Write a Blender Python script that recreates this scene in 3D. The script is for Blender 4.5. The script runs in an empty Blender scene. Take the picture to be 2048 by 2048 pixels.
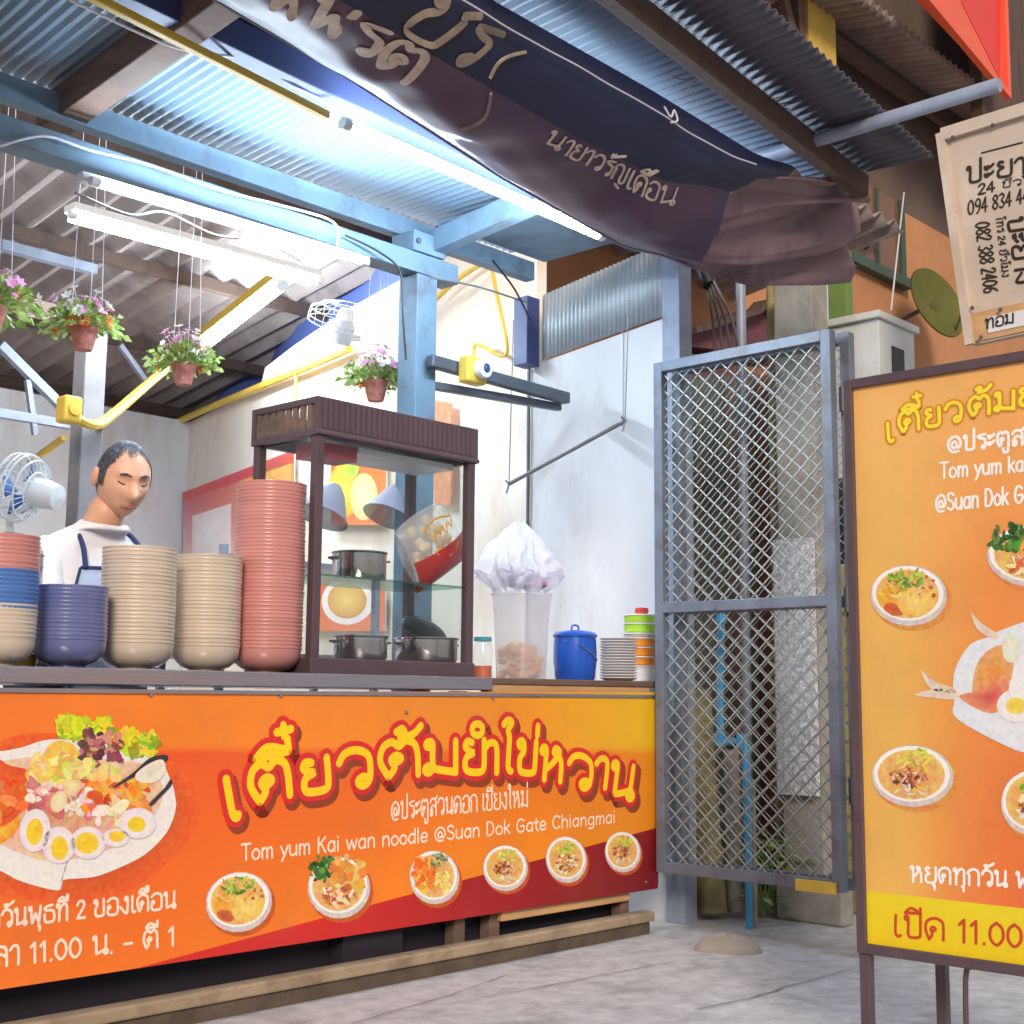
import bpy, bmesh, math, random
from math import sin, cos, tan, pi, radians, sqrt
from mathutils import Vector, Matrix
random.seed(11)
SC = bpy.context.scene
COL = SC.collection

# ------------------------------------------------------------------ camera, world, sun, exposure
FPX = 2722.18
YAW, PIT, ROL = radians(42.832), radians(7.7874), radians(.4913)
HC = .78
_f = Vector((cos(YAW)*cos(PIT), sin(YAW)*cos(PIT), sin(PIT)))
_r = Vector((sin(YAW), -cos(YAW), 0)); _u = _r.cross(_f)
AX = cos(ROL)*_r + sin(ROL)*_u
AY = -sin(ROL)*_r + cos(ROL)*_u
cam = bpy.data.cameras.new('camera'); camo = bpy.data.objects.new('camera', cam); COL.objects.link(camo)
cam.sensor_width = 36; cam.lens = FPX/2048*36; cam.clip_start = .05; cam.clip_end = 500
camo.matrix_world = Matrix(((AX.x, AY.x, -_f.x, 0), (AX.y, AY.y, -_f.y, 0), (AX.z, AY.z, -_f.z, HC), (0, 0, 0, 1)))
SC.camera = camo
W = bpy.data.worlds.new('World'); SC.world = W; W.use_nodes = True
_bg = W.node_tree.nodes['Background']
_bg.inputs[0].default_value = (.76, .76, .80, 1)      # city sky glow
_bg.inputs[1].default_value = .40
sun = bpy.data.lights.new('sun', 'SUN'); suno = bpy.data.objects.new('sun', sun); COL.objects.link(suno)
sun.energy = 1.75; sun.angle = radians(16); sun.color = (1, .87, .74)     # street light from behind the camera
suno.rotation_euler = Vector((.62, .66, -.42)).to_track_quat('-Z', 'Y').to_euler()
SC.view_settings.view_transform = 'Standard'; SC.view_settings.look = 'None'
SC.view_settings.exposure = .70; SC.view_settings.gamma = 1
SC.cycles.use_denoising = True
SC.cycles.max_bounces = 8; SC.cycles.transparent_max_bounces = 16
SC.cycles.caustics_reflective = False; SC.cycles.caustics_refractive = False
TUBE = 90.0

# ------------------------------------------------------------------ helpers
def at(x, y, X=None, Y=None, Z=None, P=None):
    """photo pixel (2048 px) onto a world plane"""
    d = _f + AX*((x-1024)/FPX) + AY*((1024-y)/FPX)
    o = Vector((0, 0, HC))
    if P:
        t = (P[0]-o).dot(P[1])/d.dot(P[1])
    else:
        i, v = (0, X) if X is not None else (1, Y) if Y is not None else (2, Z)
        t = (v-o[i])/d[i]
    return o+d*t
def L(c):
    c = c/255.
    return c/12.92 if c <= .04045 else ((c+.055)/1.055)**2.4
def rgb(t): return (L(t[0]), L(t[1]), L(t[2]), 1)

def mat(name, col, rough=.55, metal=0, var=.12, vs=6., bump=.0, bs=60., dirt_or_tint=None, ds=3., da=.5, spec=.5, emit=None, es=0, vc=False, stretch=None, alpha=None, transl=0, coat=0, rnd=0, chroma=0):
    m = bpy.data.materials.new(name); m.use_nodes = True
    nt = m.node_tree; N = nt.nodes; K = nt.links
    b = N['Principled BSDF']; b.inputs['Roughness'].default_value = rough; b.inputs['Metallic'].default_value = metal
    b.inputs['Specular IOR Level'].default_value = spec
    if coat: b.inputs['Coat Weight'].default_value = coat; b.inputs['Coat Roughness'].default_value = .15
    tc = N.new('ShaderNodeTexCoord'); src = tc.outputs['Object']
    if stretch:
        mp = N.new('ShaderNodeMapping'); mp.inputs['Scale'].default_value = stretch; K.new(src, mp.inputs[0]); src = mp.outputs[0]
    if vc:
        a = N.new('ShaderNodeVertexColor'); a.layer_name = 'print'; base = a.outputs[0]
    else:
        r = N.new('ShaderNodeRGB'); r.outputs[0].default_value = rgb(col); base = r.outputs[0]
    if var:
        n = N.new('ShaderNodeTexNoise'); n.inputs['Scale'].default_value = vs; n.inputs['Detail'].default_value = 6
        n.inputs['Roughness'].default_value = .6; K.new(src, n.inputs['Vector'])
        mr = N.new('ShaderNodeMapRange'); mr.inputs[1].default_value = .3; mr.inputs[2].default_value = .7
        mr.inputs[3].default_value = 1-var; mr.inputs[4].default_value = 1+var; K.new(n.outputs[0], mr.inputs[0])
        h = N.new('ShaderNodeMix'); h.data_type = 'RGBA'; h.blend_type = 'MULTIPLY'; h.inputs[0].default_value = 1
        K.new(base, h.inputs[6]); K.new(mr.outputs[0], h.inputs[7]); base = h.outputs[2]
        rr = N.new('ShaderNodeMapRange'); rr.inputs[3].default_value = max(.02, rough-.12); rr.inputs[4].default_value = min(1, rough+.12)
        K.new(n.outputs[0], rr.inputs[0]); K.new(rr.outputs[0], b.inputs['Roughness'])
    if dirt_or_tint:
        n2 = N.new('ShaderNodeTexNoise'); n2.inputs['Scale'].default_value = ds; n2.inputs['Detail'].default_value = 8; n2.inputs['Roughness'].default_value = .7
        K.new(src, n2.inputs['Vector'])
        m2 = N.new('ShaderNodeMapRange'); m2.inputs[1].default_value = .5; m2.inputs[2].default_value = .72; m2.inputs[4].default_value = da; K.new(n2.outputs[0], m2.inputs[0])
        h2 = N.new('ShaderNodeMix'); h2.data_type = 'RGBA'; K.new(m2.outputs[0], h2.inputs[0]); K.new(base, h2.inputs[6]); h2.inputs[7].default_value = rgb(dirt_or_tint); base = h2.outputs[2]
    if chroma:
        n5 = N.new('ShaderNodeTexNoise'); n5.inputs['Scale'].default_value = 70; n5.inputs['Detail'].default_value = 4; K.new(src, n5.inputs['Vector'])
        g5 = N.new('ShaderNodeBrightContrast'); g5.inputs['Contrast'].default_value = 1.6; K.new(n5.outputs['Color'], g5.inputs[0])
        h5 = N.new('ShaderNodeMix'); h5.data_type = 'RGBA'; h5.blend_type = 'OVERLAY'; h5.inputs[0].default_value = chroma; K.new(base, h5.inputs[6]); K.new(g5.outputs[0], h5.inputs[7]); base = h5.outputs[2]
    if rnd:
        oi = N.new('ShaderNodeObjectInfo'); m4 = N.new('ShaderNodeMapRange'); m4.inputs[3].default_value = 1-rnd; m4.inputs[4].default_value = 1+rnd; K.new(oi.outputs['Random'], m4.inputs[0])
        h4 = N.new('ShaderNodeMix'); h4.data_type = 'RGBA'; h4.blend_type = 'MULTIPLY'; h4.inputs[0].default_value = 1; K.new(base, h4.inputs[6]); K.new(m4.outputs[0], h4.inputs[7]); base = h4.outputs[2]
    K.new(base, b.inputs['Base Color'])
    if bump:
        n3 = N.new('ShaderNodeTexNoise'); n3.inputs['Scale'].default_value = bs; n3.inputs['Detail'].default_value = 5; K.new(src, n3.inputs['Vector'])
        bp = N.new('ShaderNodeBump'); bp.inputs['Strength'].default_value = bump; bp.inputs['Distance'].default_value = .004; K.new(n3.outputs[0], bp.inputs['Height']); K.new(bp.outputs[0], b.inputs['Normal'])
    if emit:
        b.inputs['Emission Color'].default_value = (*emit, 1); b.inputs['Emission Strength'].default_value = es
    if alpha is not None or transl:
        o = N['Material Output']; cur = b.outputs[0]
        if transl:
            t = N.new('ShaderNodeBsdfTranslucent'); K.new(base, t.inputs[0]); mx = N.new('ShaderNodeMixShader'); mx.inputs[0].default_value = transl
            K.new(cur, mx.inputs[1]); K.new(t.outputs[0], mx.inputs[2]); cur = mx.outputs[0]
        if alpha is not None:
            t = N.new('ShaderNodeBsdfTransparent'); mx = N.new('ShaderNodeMixShader'); mx.inputs[0].default_value = alpha
            K.new(t.outputs[0], mx.inputs[1]); K.new(cur, mx.inputs[2]); cur = mx.outputs[0]
        K.new(cur, o.inputs[0])
    return m

def glass(name, tint=(235, 245, 240), gl=.08):
    m = bpy.data.materials.new(name); m.use_nodes = True; nt = m.node_tree; N = nt.nodes; K = nt.links
    o = N['Material Output']; N.remove(N['Principled BSDF'])
    t = N.new('ShaderNodeBsdfTransparent'); t.inputs[0].default_value = rgb(tint)
    g = N.new('ShaderNodeBsdfGlossy'); g.inputs['Roughness'].default_value = .03
    lw = N.new('ShaderNodeLayerWeight'); lw.inputs[0].default_value = .25
    mr = N.new('ShaderNodeMapRange'); mr.inputs[3].default_value = gl*.5; mr.inputs[4].default_value = gl*3; K.new(lw.outputs['Fresnel'], mr.inputs[0])
    mx = N.new('ShaderNodeMixShader'); K.new(mr.outputs[0], mx.inputs[0]); K.new(t.outputs[0], mx.inputs[1]); K.new(g.outputs[0], mx.inputs[2]); K.new(mx.outputs[0], o.inputs[0])
    return m

class MB:
    def __init__(s): s.v = []; s.f = []; s.m = []; s.c = []; s.s = []; s.k = 0; s.col = (1, 1, 1, 1); s.sm = False
    def add(s, vs, fs, sm=None, cols=None):
        b = len(s.v); s.v += [Vector(p) for p in vs]
        for f in fs:
            s.f.append([i+b for i in f]); s.m.append(s.k); s.s.append(s.sm if sm is None else sm)
            s.c.append([cols[i] for i in f] if cols else [s.col]*len(f))
    def box(s, x0, x1, y0, y1, z0, z1):
        s.add([(x, y, z) for z in (z0, z1) for y in (y0, y1) for x in (x0, x1)],
              [(0, 2, 3, 1), (4, 5, 7, 6), (0, 1, 5, 4), (2, 6, 7, 3), (0, 4, 6, 2), (1, 3, 7, 5)], False)
    def obox(s, c, sx, sy, sz, M=None):
        M = M or Matrix.Identity(3); c = Vector(c)
        s.add([c+M@Vector((x*sx/2, y*sy/2, z*sz/2)) for z in (-1, 1) for y in (-1, 1) for x in (-1, 1)],
              [(0, 2, 3, 1), (4, 5, 7, 6), (0, 1, 5, 4), (2, 6, 7, 3), (0, 4, 6, 2), (1, 3, 7, 5)], False)
    def bar(s, p, q, w, h, up=(0, 0, 1)):
        p, q = Vector(p), Vector(q); d = (q-p); l = d.length; d.normalize(); up = Vector(up)
        if abs(d.dot(up)) > .95: up = Vector((0, 1, 0))
        a = d.cross(up).normalized(); b = a.cross(d)
        M = Matrix((a, d, b)).transposed(); s.obox((p+q)/2, w, l, h, M)
    def slab(s, quad, n, t):
        """polygon with thickness t towards -n"""
        n = Vector(n).normalized(); k = len(quad); q = [Vector(p) for p in quad]
        s.add(q+[p-n*t for p in q], [list(range(k)), list(range(2*k-1, k-1, -1))]+[(i, k+i, k+(i+1) % k, (i+1) % k) for i in range(k)], False)
    def tube(s, pts, r, n=8, caps=True, sm=True):
        P = [Vector(p) for p in pts]; k = len(P); R = r if isinstance(r, (list, tuple)) else [r]*k
        vs = []; prev = None
        for i in range(k):
            d = (P[min(i+1, k-1)]-P[max(i-1, 0)]).normalized()
            if prev is None:
                a = d.orthogonal().normalized()
            else:
                a = (prev-d*prev.dot(d)).normalized()
            prev = a; b = d.cross(a)
            vs += [P[i]+(a*cos(2*pi*j/n)+b*sin(2*pi*j/n))*R[i] for j in range(n)]
        fs = [(i*n+j, i*n+(j+1) % n, (i+1)*n+(j+1) % n, (i+1)*n+j) for i in range(k-1) for j in range(n)]
        s.add(vs, fs, sm)
        if caps: s.add(vs[:n], [list(range(n-1, -1, -1))], False); s.add(vs[-n:], [list(range(n))], False)
    def lathe(s, prof, c=(0, 0, 0), n=24, M=None, sm=True, sx=1, sy=1):
        M = M or Matrix.Identity(3); c = Vector(c); k = len(prof)
        vs = [c+M@Vector((r*cos(2*pi*j/n)*sx, r*sin(2*pi*j/n)*sy, z)) for r, z in prof for j in range(n)]
        s.add(vs, [(i*n+j, i*n+(j+1) % n, (i+1)*n+(j+1) % n, (i+1)*n+j) for i in range(k-1) for j in range(n)], sm)
    def grid(s, rows, sm=True, cols=None):
        k = len(rows[0]); vs = [p for r in rows for p in r]
        s.add(vs, [(i*k+j, i*k+j+1, (i+1)*k+j+1, (i+1)*k+j) for i in range(len(rows)-1) for j in range(k-1)], sm, cols)
    def blob(s, c, rx, ry, rz, n=10, m=7, jit=.0, M=None):
        M = M or Matrix.Identity(3); c = Vector(c); rows = []
        J = [[1+random.uniform(-jit, jit) for _ in range(n)] for _ in range(m+1)]
        for i in range(m+1):
            th = pi*i/m; rows.append([c+M@Vector((rx*sin(th)*cos(2*pi*j/n), ry*sin(th)*sin(2*pi*j/n), rz*cos(th)))*1.0*1 if i in (0, m) else c+M@Vector((rx*sin(th)*cos(2*pi*j/n)*J[i][j % n], ry*sin(th)*sin(2*pi*j/n)*J[i][j % n], rz*cos(th)*J[i][j % n])) for j in list(range(n))+[0]])
        s.grid(rows)
    def build(s, name, mats, parent=None, bevel=0, angle=40, solid=0):
        me = bpy.data.meshes.new(name)
        org = Vector((0, 0, 0)); p = parent
        while p is not None: org = org+Vector(p.location); p = p.parent
        me.from_pydata([v-org for v in s.v], [], s.f)
        if not isinstance(mats, (list, tuple)): mats = [mats]
        for m in mats: me.materials.append(m)
        me.polygons.foreach_set('material_index', s.m); me.polygons.foreach_set('use_smooth', s.s)
        ca = me.color_attributes.new('print', 'FLOAT_COLOR', 'CORNER')
        ca.data.foreach_set('color', [x for f in s.c for c in f for x in c])
        if any(s.s): me.set_sharp_from_angle(angle=radians(angle))
        me.update()
        o = bpy.data.objects.new(name, me); COL.objects.link(o); o.parent = parent
        if bevel:
            b = o.modifiers.new('b', 'BEVEL'); b.width = bevel; b.segments = 2; b.limit_method = 'ANGLE'
        if solid:
            b = o.modifiers.new('s', 'SOLIDIFY'); b.thickness = solid
        return o

def tag(o, label=None, cat=None, group=None, kind=None):
    if label: o['label'] = label
    if cat: o['category'] = cat
    if group: o['group'] = group
    if kind: o['kind'] = kind
    return o
def thing(name, loc, label, cat, group=None):
    o = bpy.data.objects.new(name, None); COL.objects.link(o); o.location = loc; o.empty_display_size = .1
    return tag(o, label, cat, group)
def smoothp(pts, n=4):
    P = [Vector(p) for p in pts]
    if len(P) < 3: return P
    out = []
    for i in range(len(P)-1):
        a, b, c, d = P[max(i-1, 0)], P[i], P[i+1], P[min(i+2, len(P)-1)]
        for k in range(n):
            t = k/n
            out.append(.5*((2*b)+(c-a)*t+(2*a-5*b+4*c-d)*t*t+(3*b-a-3*c+d)*t**3))
    return out+[P[-1]]

# ------------------------------------------------------------------ lettering: round monoline strokes
G = {
'เ': (.42, ".18,1 .16,.5 .17,.12 .28,0 .38,.06"), 'แ': (.7, ".18,1 .17,.12 .28,0|.5,1 .49,.12 .6,0"),
'ต': (.95, ".42,.40 .52,.50 .42,.60 .31,.48 .38,.25 .25,0|.25,0 .10,.45 .16,.85 .34,1.0 .48,.86 .62,1.0 .78,.9 .84,.6 .84,0"),
'ด': (.95, ".42,.40 .52,.50 .42,.60 .31,.48 .38,.25 .25,0|.25,0 .10,.45 .16,.85 .48,1.02 .78,.88 .84,.6 .84,0"),
'ค': (.95, ".50,.40 .56,.52 .46,.58 .38,.46 .25,0|.20,0 .10,.45 .16,.85 .48,1.02 .78,.88 .84,.6 .84,0"),
'ย': (.9, ".38,.93 .22,.97 .15,.8 .3,.66 .42,.6 .22,.5 .14,.3 .2,.06 .5,0 .74,.05 .8,.3 .8,1"),
'ว': (.85, ".12,.72 .25,.95 .5,1 .74,.82 .78,.4 .72,.1 .58,.02 .50,.15 .62,.26 .76,.18"),
'ม': (.95, ".25,.84 .14,.86 .16,.99 .28,.96 .28,.6 .28,.15 .18,.02 .1,.12 .2,.24 .4,.12 .8,.02|.82,1 .82,0"),
'ำ': (.6, "-.1,1.22 -.2,1.32 -.1,1.42 0,1.32 -.1,1.22|.08,.78 .2,.95 .38,1 .5,.8 .5,0"),
'า': (.6, ".08,.78 .2,.95 .38,1 .5,.8 .5,0"),
'ไ': (.5, ".05,1.42 .18,1.56 .34,1.5 .22,1.25 .28,1.0 .28,.15 .4,0"),
'ใ': (.5, ".22,1.2 .08,1.26 .14,1.45 .3,1.42 .3,1.0 .28,.15 .4,0"),
'โ': (.5, ".02,1.45 .4,1.5|.4,1.5 .1,1.22 .28,1.0 .28,.15 .4,0"),
'ข': (.88, ".28,.84 .16,.8 .1,.92 .22,1 .3,.88 .3,.65 .18,.45 .2,.08 .4,0 .68,.04 .74,.2 .74,1"),
'ช': (.88, ".28,.84 .16,.8 .1,.92 .22,1 .3,.88 .3,.65 .18,.45 .2,.08 .4,0 .68,.04 .74,.2 .74,.75 .66,.85 .86,1.08"),
'ซ': (.88, ".28,.84 .16,.8 .1,.92 .22,1 .3,.88 .3,.65 .18,.45 .2,.08 .4,0 .68,.04 .74,.2 .74,.75 .66,.85 .86,1.08"),
'ห': (.95, ".25,.82 .13,.84 .15,.98 .27,.96 .28,.6 .28,0|.28,.3 .5,.52 .66,.76 .7,.92 .58,1 .52,.88 .64,.76 .78,.6 .8,0"),
'น': (.95, ".25,.82 .13,.84 .15,.98 .27,.96 .28,.6 .28,.05|.28,.05 .55,.14 .8,.26 .9,.1 .8,0 .7,.1 .78,.3 .8,1"),
'ป': (.9, ".27,.84 .15,.84 .15,.98 .27,.97 .28,.6 .28,.1 .45,0 .7,.04 .78,.2 .78,1.42"),
'ร': (.72, ".62,.98 .35,.92 .14,.84 .3,.72 .56,.66 .62,.5 .62,.15 .52,0 .42,.1 .54,.22 .62,.14"),
'ะ': (.6, ".1,.82 .14,.66 .26,.7 .22,.84 .36,.78 .5,.92|.1,.36 .14,.2 .26,.24 .22,.38 .36,.32 .5,.46"),
'ุ': (0, "-.28,-.14 -.2,-.12 -.18,-.25 -.18,-.42"), 'ู': (0, "-.45,-.14 -.42,-.38 -.28,-.42 -.15,-.36 -.14,-.12"),
'ส': (.9, ".36,.1 .24,.2 .2,.03 .34,0 .4,.2 .3,.42 .18,.3|.16,.78 .3,.97 .6,1 .78,.8 .8,0|.8,.45 .5,.62 .28,.5|.72,.92 .92,1.16"),
'ล': (.9, ".36,.1 .24,.2 .2,.03 .34,0 .4,.2 .3,.42 .18,.3|.16,.78 .3,.97 .6,1 .78,.8 .8,0|.8,.45 .5,.62 .28,.5"),
'อ': (.9, ".22,.36 .14,.5 .26,.56 .3,.42 .16,.4 .14,.1 .32,0 .62,0 .8,.12 .82,.5 .8,.85 .6,1 .32,.98 .14,.82"),
'ก': (.9, ".18,0 .18,.5 .2,.64 .08,.72 .2,.92 .48,1.02 .72,.92 .8,.66 .8,0"),
'ง': (.75, ".58,.82 .44,.8 .44,.96 .58,.96 .6,.7 .58,.1 .46,0 .1,.4"),
'ธ': (.85, ".66,1 .34,.94 .14,.82 .3,.7 .66,.68 .78,.5 .78,.12 .62,0 .3,0 .16,.1 .16,.48"),
'พ': (1.0, ".25,.82 .13,.84 .15,.98 .26,.96 .27,.6 .32,0|.32,0 .55,.62|.55,.62 .76,0|.76,0 .88,1"),
'ฟ': (1.0, ".25,.82 .13,.84 .15,.98 .26,.96 .27,.6 .32,0|.32,0 .55,.62|.55,.62 .76,0|.76,0 .88,1.42"),
'ท': (.95, ".25,.82 .13,.84 .15,.98 .27,.96 .28,.6 .28,0|.28,.5 .42,.85 .62,1 .78,.88 .8,.6 .8,0"),
'ญ': (1.1, ".14,0 .14,.5 .16,.64 .06,.72 .16,.92 .4,1.02 .6,.9 .64,.6 .64,.1 .8,0 .95,.2 .95,1|.5,-.2 .8,-.3"),
'จ': (.8, ".3,.42 .2,.5 .18,.34 .32,.34 .38,0 .64,.15 .72,.5 .66,.88 .42,1 .14,.82"),
'ี': (0, "-.75,1.16 -.5,1.4 -.1,1.18|-.75,1.16 -.1,1.18|-.1,1.18 -.1,1.5"), 'ิ': (0, "-.75,1.16 -.5,1.4 -.1,1.18|-.75,1.16 -.1,1.18"),
'ื': (0, "-.75,1.16 -.5,1.4 -.1,1.18|-.75,1.16 -.1,1.18|-.1,1.18 -.1,1.5|-.24,1.26 -.24,1.5"), 'ั': (0, "-.55,1.3 -.5,1.16 -.36,1.22 -.42,1.36 -.3,1.26 .02,1.46"),
'่': (0, "-.14,1.2 -.14,1.5"), '้': (0, "-.55,1.42 -.42,1.5 -.38,1.34 -.52,1.22 -.2,1.3 -.02,1.54"), '๋': (0, "-.35,1.75 -.05,1.75|-.2,1.6 -.2,1.9"), '็': (0, "-.6,1.2 -.3,1.45 -.1,1.3"),
'T': (.75, ".06,1.1 .7,1.1|.38,1.1 .38,0"), 'o': (.68, ".34,.72 .1,.5 .12,.15 .34,0 .56,.15 .58,.5 .34,.72"), 'm': (.95, ".12,.72 .12,0|.12,.5 .28,.72 .46,.6 .47,0|.47,.5 .64,.72 .82,.6 .83,0"),
'y': (.65, ".08,.72 .34,.05|.6,.72 .34,.05 .14,-.32"), 'u': (.7, ".1,.72 .1,.2 .3,0 .56,.2|.58,.72 .58,0"), 'K': (.75, ".12,1.1 .12,0|.64,1.1 .14,.5|.3,.66 .66,0"), 'k': (.65, ".12,1.1 .12,0|.54,.72 .14,.32|.26,.42 .58,0"),
'a': (.7, ".56,.6 .34,.74 .12,.5 .12,.18 .32,0 .56,.2|.58,.72 .58,0"), 'i': (.3, ".14,.72 .14,0|.14,1.0 .14,1.02"), 'w': (.9, ".06,.72 .24,0|.24,0 .45,.66|.45,.66 .64,0|.64,0 .84,.72"), 'n': (.7, ".12,.72 .12,0|.12,.45 .3,.72 .5,.68 .58,.45 .58,0"),
'd': (.7, ".56,.6 .34,.74 .12,.5 .12,.18 .32,0 .56,.2|.58,1.1 .58,0"), 'l': (.3, ".14,1.1 .14,0"), 'e': (.68, ".12,.38 .56,.38 .5,.64 .32,.73 .12,.55 .1,.2 .3,0 .56,.12"), 'S': (.72, ".6,.95 .36,1.1 .12,.92 .2,.66 .5,.5 .62,.24 .4,0 .1,.14"),
'D': (.8, ".12,1.1 .12,0|.12,1.1 .5,1.02 .68,.55 .5,.06 .12,0"), 'G': (.85, ".7,.92 .42,1.1 .14,.85 .12,.3 .38,0 .68,.16 .7,.5 .42,.5"), 't': (.48, ".22,1.0 .22,.18 .42,0|.04,.7 .42,.7"), 'C': (.8, ".7,.92 .42,1.1 .14,.85 .12,.3 .4,0 .7,.18"),
'h': (.7, ".12,1.1 .12,0|.12,.45 .3,.72 .5,.68 .58,.45 .58,0"), 'g': (.7, ".56,.6 .34,.74 .12,.5 .14,.15 .34,.02 .56,.2|.58,.72 .58,-.1 .4,-.3 .12,-.24"), 's': (.58, ".48,.6 .28,.73 .1,.58 .26,.4 .46,.26 .4,.04 .2,0 .06,.12"), 'O': (.85, ".42,1.1 .12,.8 .12,.3 .42,0 .72,.3 .72,.8 .42,1.1"),
'@': (1.0, ".64,.35 .5,.2 .34,.32 .36,.56 .52,.66 .66,.5 .68,.25 .84,.28 .9,.6 .7,.95 .4,.98 .12,.7 .12,.25 .4,-.05 .75,.0"),
'0': (.75, ".36,1.05 .12,.8 .1,.3 .36,0 .62,.3 .6,.8 .36,1.05"), '1': (.5, ".1,.82 .3,1.05|.3,1.05 .3,0"), '2': (.7, ".1,.82 .24,1.03 .5,1.0 .56,.76 .34,.4 .08,.02|.08,.02 .6,.02"), '3': (.7, ".1,.95 .36,1.05 .56,.82 .3,.56 .58,.3 .4,.02 .1,.1"),
'4': (.72, ".46,1.05 .06,.34|.06,.34 .64,.34|.46,1.05 .46,0"), '6': (.72, ".54,1.0 .26,.8 .1,.35 .22,.04 .48,.02 .6,.3 .4,.54 .12,.4"), '8': (.72, ".36,.56 .12,.8 .36,1.05 .6,.8 .36,.56 .08,.26 .36,0 .62,.26 .36,.56"), '9': (.72, ".6,.66 .34,.48 .12,.72 .3,1.03 .56,.95 .62,.6 .46,.15 .24,0"),
'.': (.3, ".14,.0 .14,.03"), '-': (.6, ".1,.4 .5,.4"), ' ': (.45, ""), '"': (.4, ".1,1.1 .1,.85|.25,1.1 .25,.85"),
}
def strokes(ch):
    out = []
    for s in G[ch][1].split('|'):
        p = [tuple(map(float, q.split(','))) for q in s.split()]
        if len(p) >= 2: out.append([Vector((a, b)) for a, b in p])
    return out
def put_stroke(mb, pts, w, n, h=.0003, lift=0.):
    """ridge-shaped ribbon with rounded ends; n = direction towards the reader"""
    n = Vector(n).normalized(); P = [Vector(p)+n*lift for p in pts]
    Q = [P[0]]
    for p in P[1:]:
        if (p-Q[-1]).length > 1e-5: Q.append(p)
    P = Q if len(Q) > 1 else [P[0], P[0]+n.orthogonal()*1e-4]
    k = len(P); vs = []
    for i in range(k):
        d = (P[min(i+1, k-1)]-P[max(i-1, 0)]).normalized(); a = d.cross(n).normalized()
        vs += [P[i]-a*w/2, P[i]+n*h, P[i]+a*w/2]
    fs = []
    for i in range(k-1):
        fs += [(3*i, 3*i+1, 3*i+4, 3*i+3), (3*i+1, 3*i+2, 3*i+5, 3*i+4)]
    mb.add(vs, fs, False)
    for e in (0, k-1):
        a = n.orthogonal().normalized(); b = n.cross(a)
        ring = [P[e]+(a*cos(2*pi*j/10)+b*sin(2*pi*j/10))*w/2 for j in range(10)]
        mb.add([P[e]+n*h*.96]+ring, [(0, 1+j, 1+(j+1) % 10) for j in range(10)], False)
def put_glyph(mb, ch, o, ux, uy, w, n, mp, lift=0., sub=4):
    """o, ux, uy in picture units mapped to the surface by mp"""
    for st in strokes(ch):
        pts = smoothp([Vector((p.x, p.y, 0)) for p in st], sub)
        put_stroke(mb, [mp(o[0]+ux[0]*p.x+uy[0]*p.y, o[1]+ux[1]*p.x+uy[1]*p.y) for p in pts], w, n, lift=lift)
def text_line(mb, txt, p0, p1, h0, h1, w, n, mp, lift=0., lean=0., wh=1.0):
    tot = sum(G[c][0] for c in txt); p0, p1 = Vector(p0), Vector(p1); d = p1-p0; x = 0.
    # glyph widths shrink with the letter height along the line (perspective-true spacing)
    W0 = [G[c][0] for c in txt]; s = []; acc = 0
    for c in W0:
        t = acc/tot; s.append(c*(h0+(h1-h0)*t)); acc += c
    S = sum(s); x = 0
    for c, wd, g in zip(txt, s, W0):
        t = x/S; hh = h0+(h1-h0)*t; o = p0+d*t
        adv = d*(hh/S)
        put_glyph(mb, c, (o.x, o.y), (adv.x, adv.y), (lean*hh, -hh), w, n, mp, lift, 3)
        x += wd
def closed(pts, k=4):
    P = [Vector((x, y)) for x, y in pts]; n = len(P); out = []
    for i in range(n):
        a, b, c, d = P[i-1], P[i], P[(i+1) % n], P[(i+2) % n]
        for j in range(k):
            t = j/k; q = .5*((2*b)+(c-a)*t+(2*a-5*b+4*c-d)*t*t+(3*b-a-3*c+d)*t**3); out.append((q.x, q.y))
    return out
def flat_poly(mb, pts, n, lift, col, c2=None, mp=None):
    """printed patch: fan with colour from centre to rim"""
    n = Vector(n); q = [(mp(*p) if mp else Vector(p))+n*lift for p in pts]; c = sum(q, Vector())/len(q); k = len(q)
    mb.add([c]+q, [(0, 1+i, 1+(i+1) % k) for i in range(k)], False, [rgb(col)]+[rgb(c2 or col)]*k)
def oval(cx, cy, rx, ry, a=0, n=22, jit=0, ph=0):
    out = []
    for i in range(n):
        t = 2*pi*i/n+ph; j = 1+random.uniform(-jit, jit); x, y = rx*cos(t)*j, ry*sin(t)*j
        out.append((cx+x*cos(a)-y*sin(a), cy+x*sin(a)+y*cos(a)))
    return out

# ------------------------------------------------------------------ materials
M = {}
M['print'] = mat('printed_vinyl', (255, 255, 255), rough=.34, var=.07, vs=2.5, vc=True, bump=.55, bs=3.2, dirt_or_tint=(150, 110, 90), ds=6, da=.16)
M['foodprint'] = mat('printed_food', (255, 255, 255), rough=.42, var=.06, vs=90, vc=True, bump=.1, bs=7, chroma=.3)
M['ground'] = mat('worn_concrete', (186, 184, 184), rough=.92, var=.22, vs=16, bump=1., bs=110, dirt_or_tint=(112, 108, 104), ds=4.5, da=.6)
M['kerb'] = mat('kerb_concrete', (158, 138, 114), rough=.9, var=.2, vs=9, bump=.6, bs=70, dirt_or_tint=(96, 76, 58), ds=7, da=.75)
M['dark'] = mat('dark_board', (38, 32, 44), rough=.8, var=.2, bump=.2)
M['steel'] = mat('brushed_steel', (178, 172, 180), rough=.3, metal=.9, var=.08, vs=5, stretch=(1, 8, 30), bump=.05, bs=20)
M['chrome'] = mat('polished_steel', (196, 190, 190), rough=.14, metal=1, var=.05)
M['brown'] = mat('brown_metal', (96, 78, 84), rough=.45, metal=.2, var=.12, vs=9)
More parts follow.
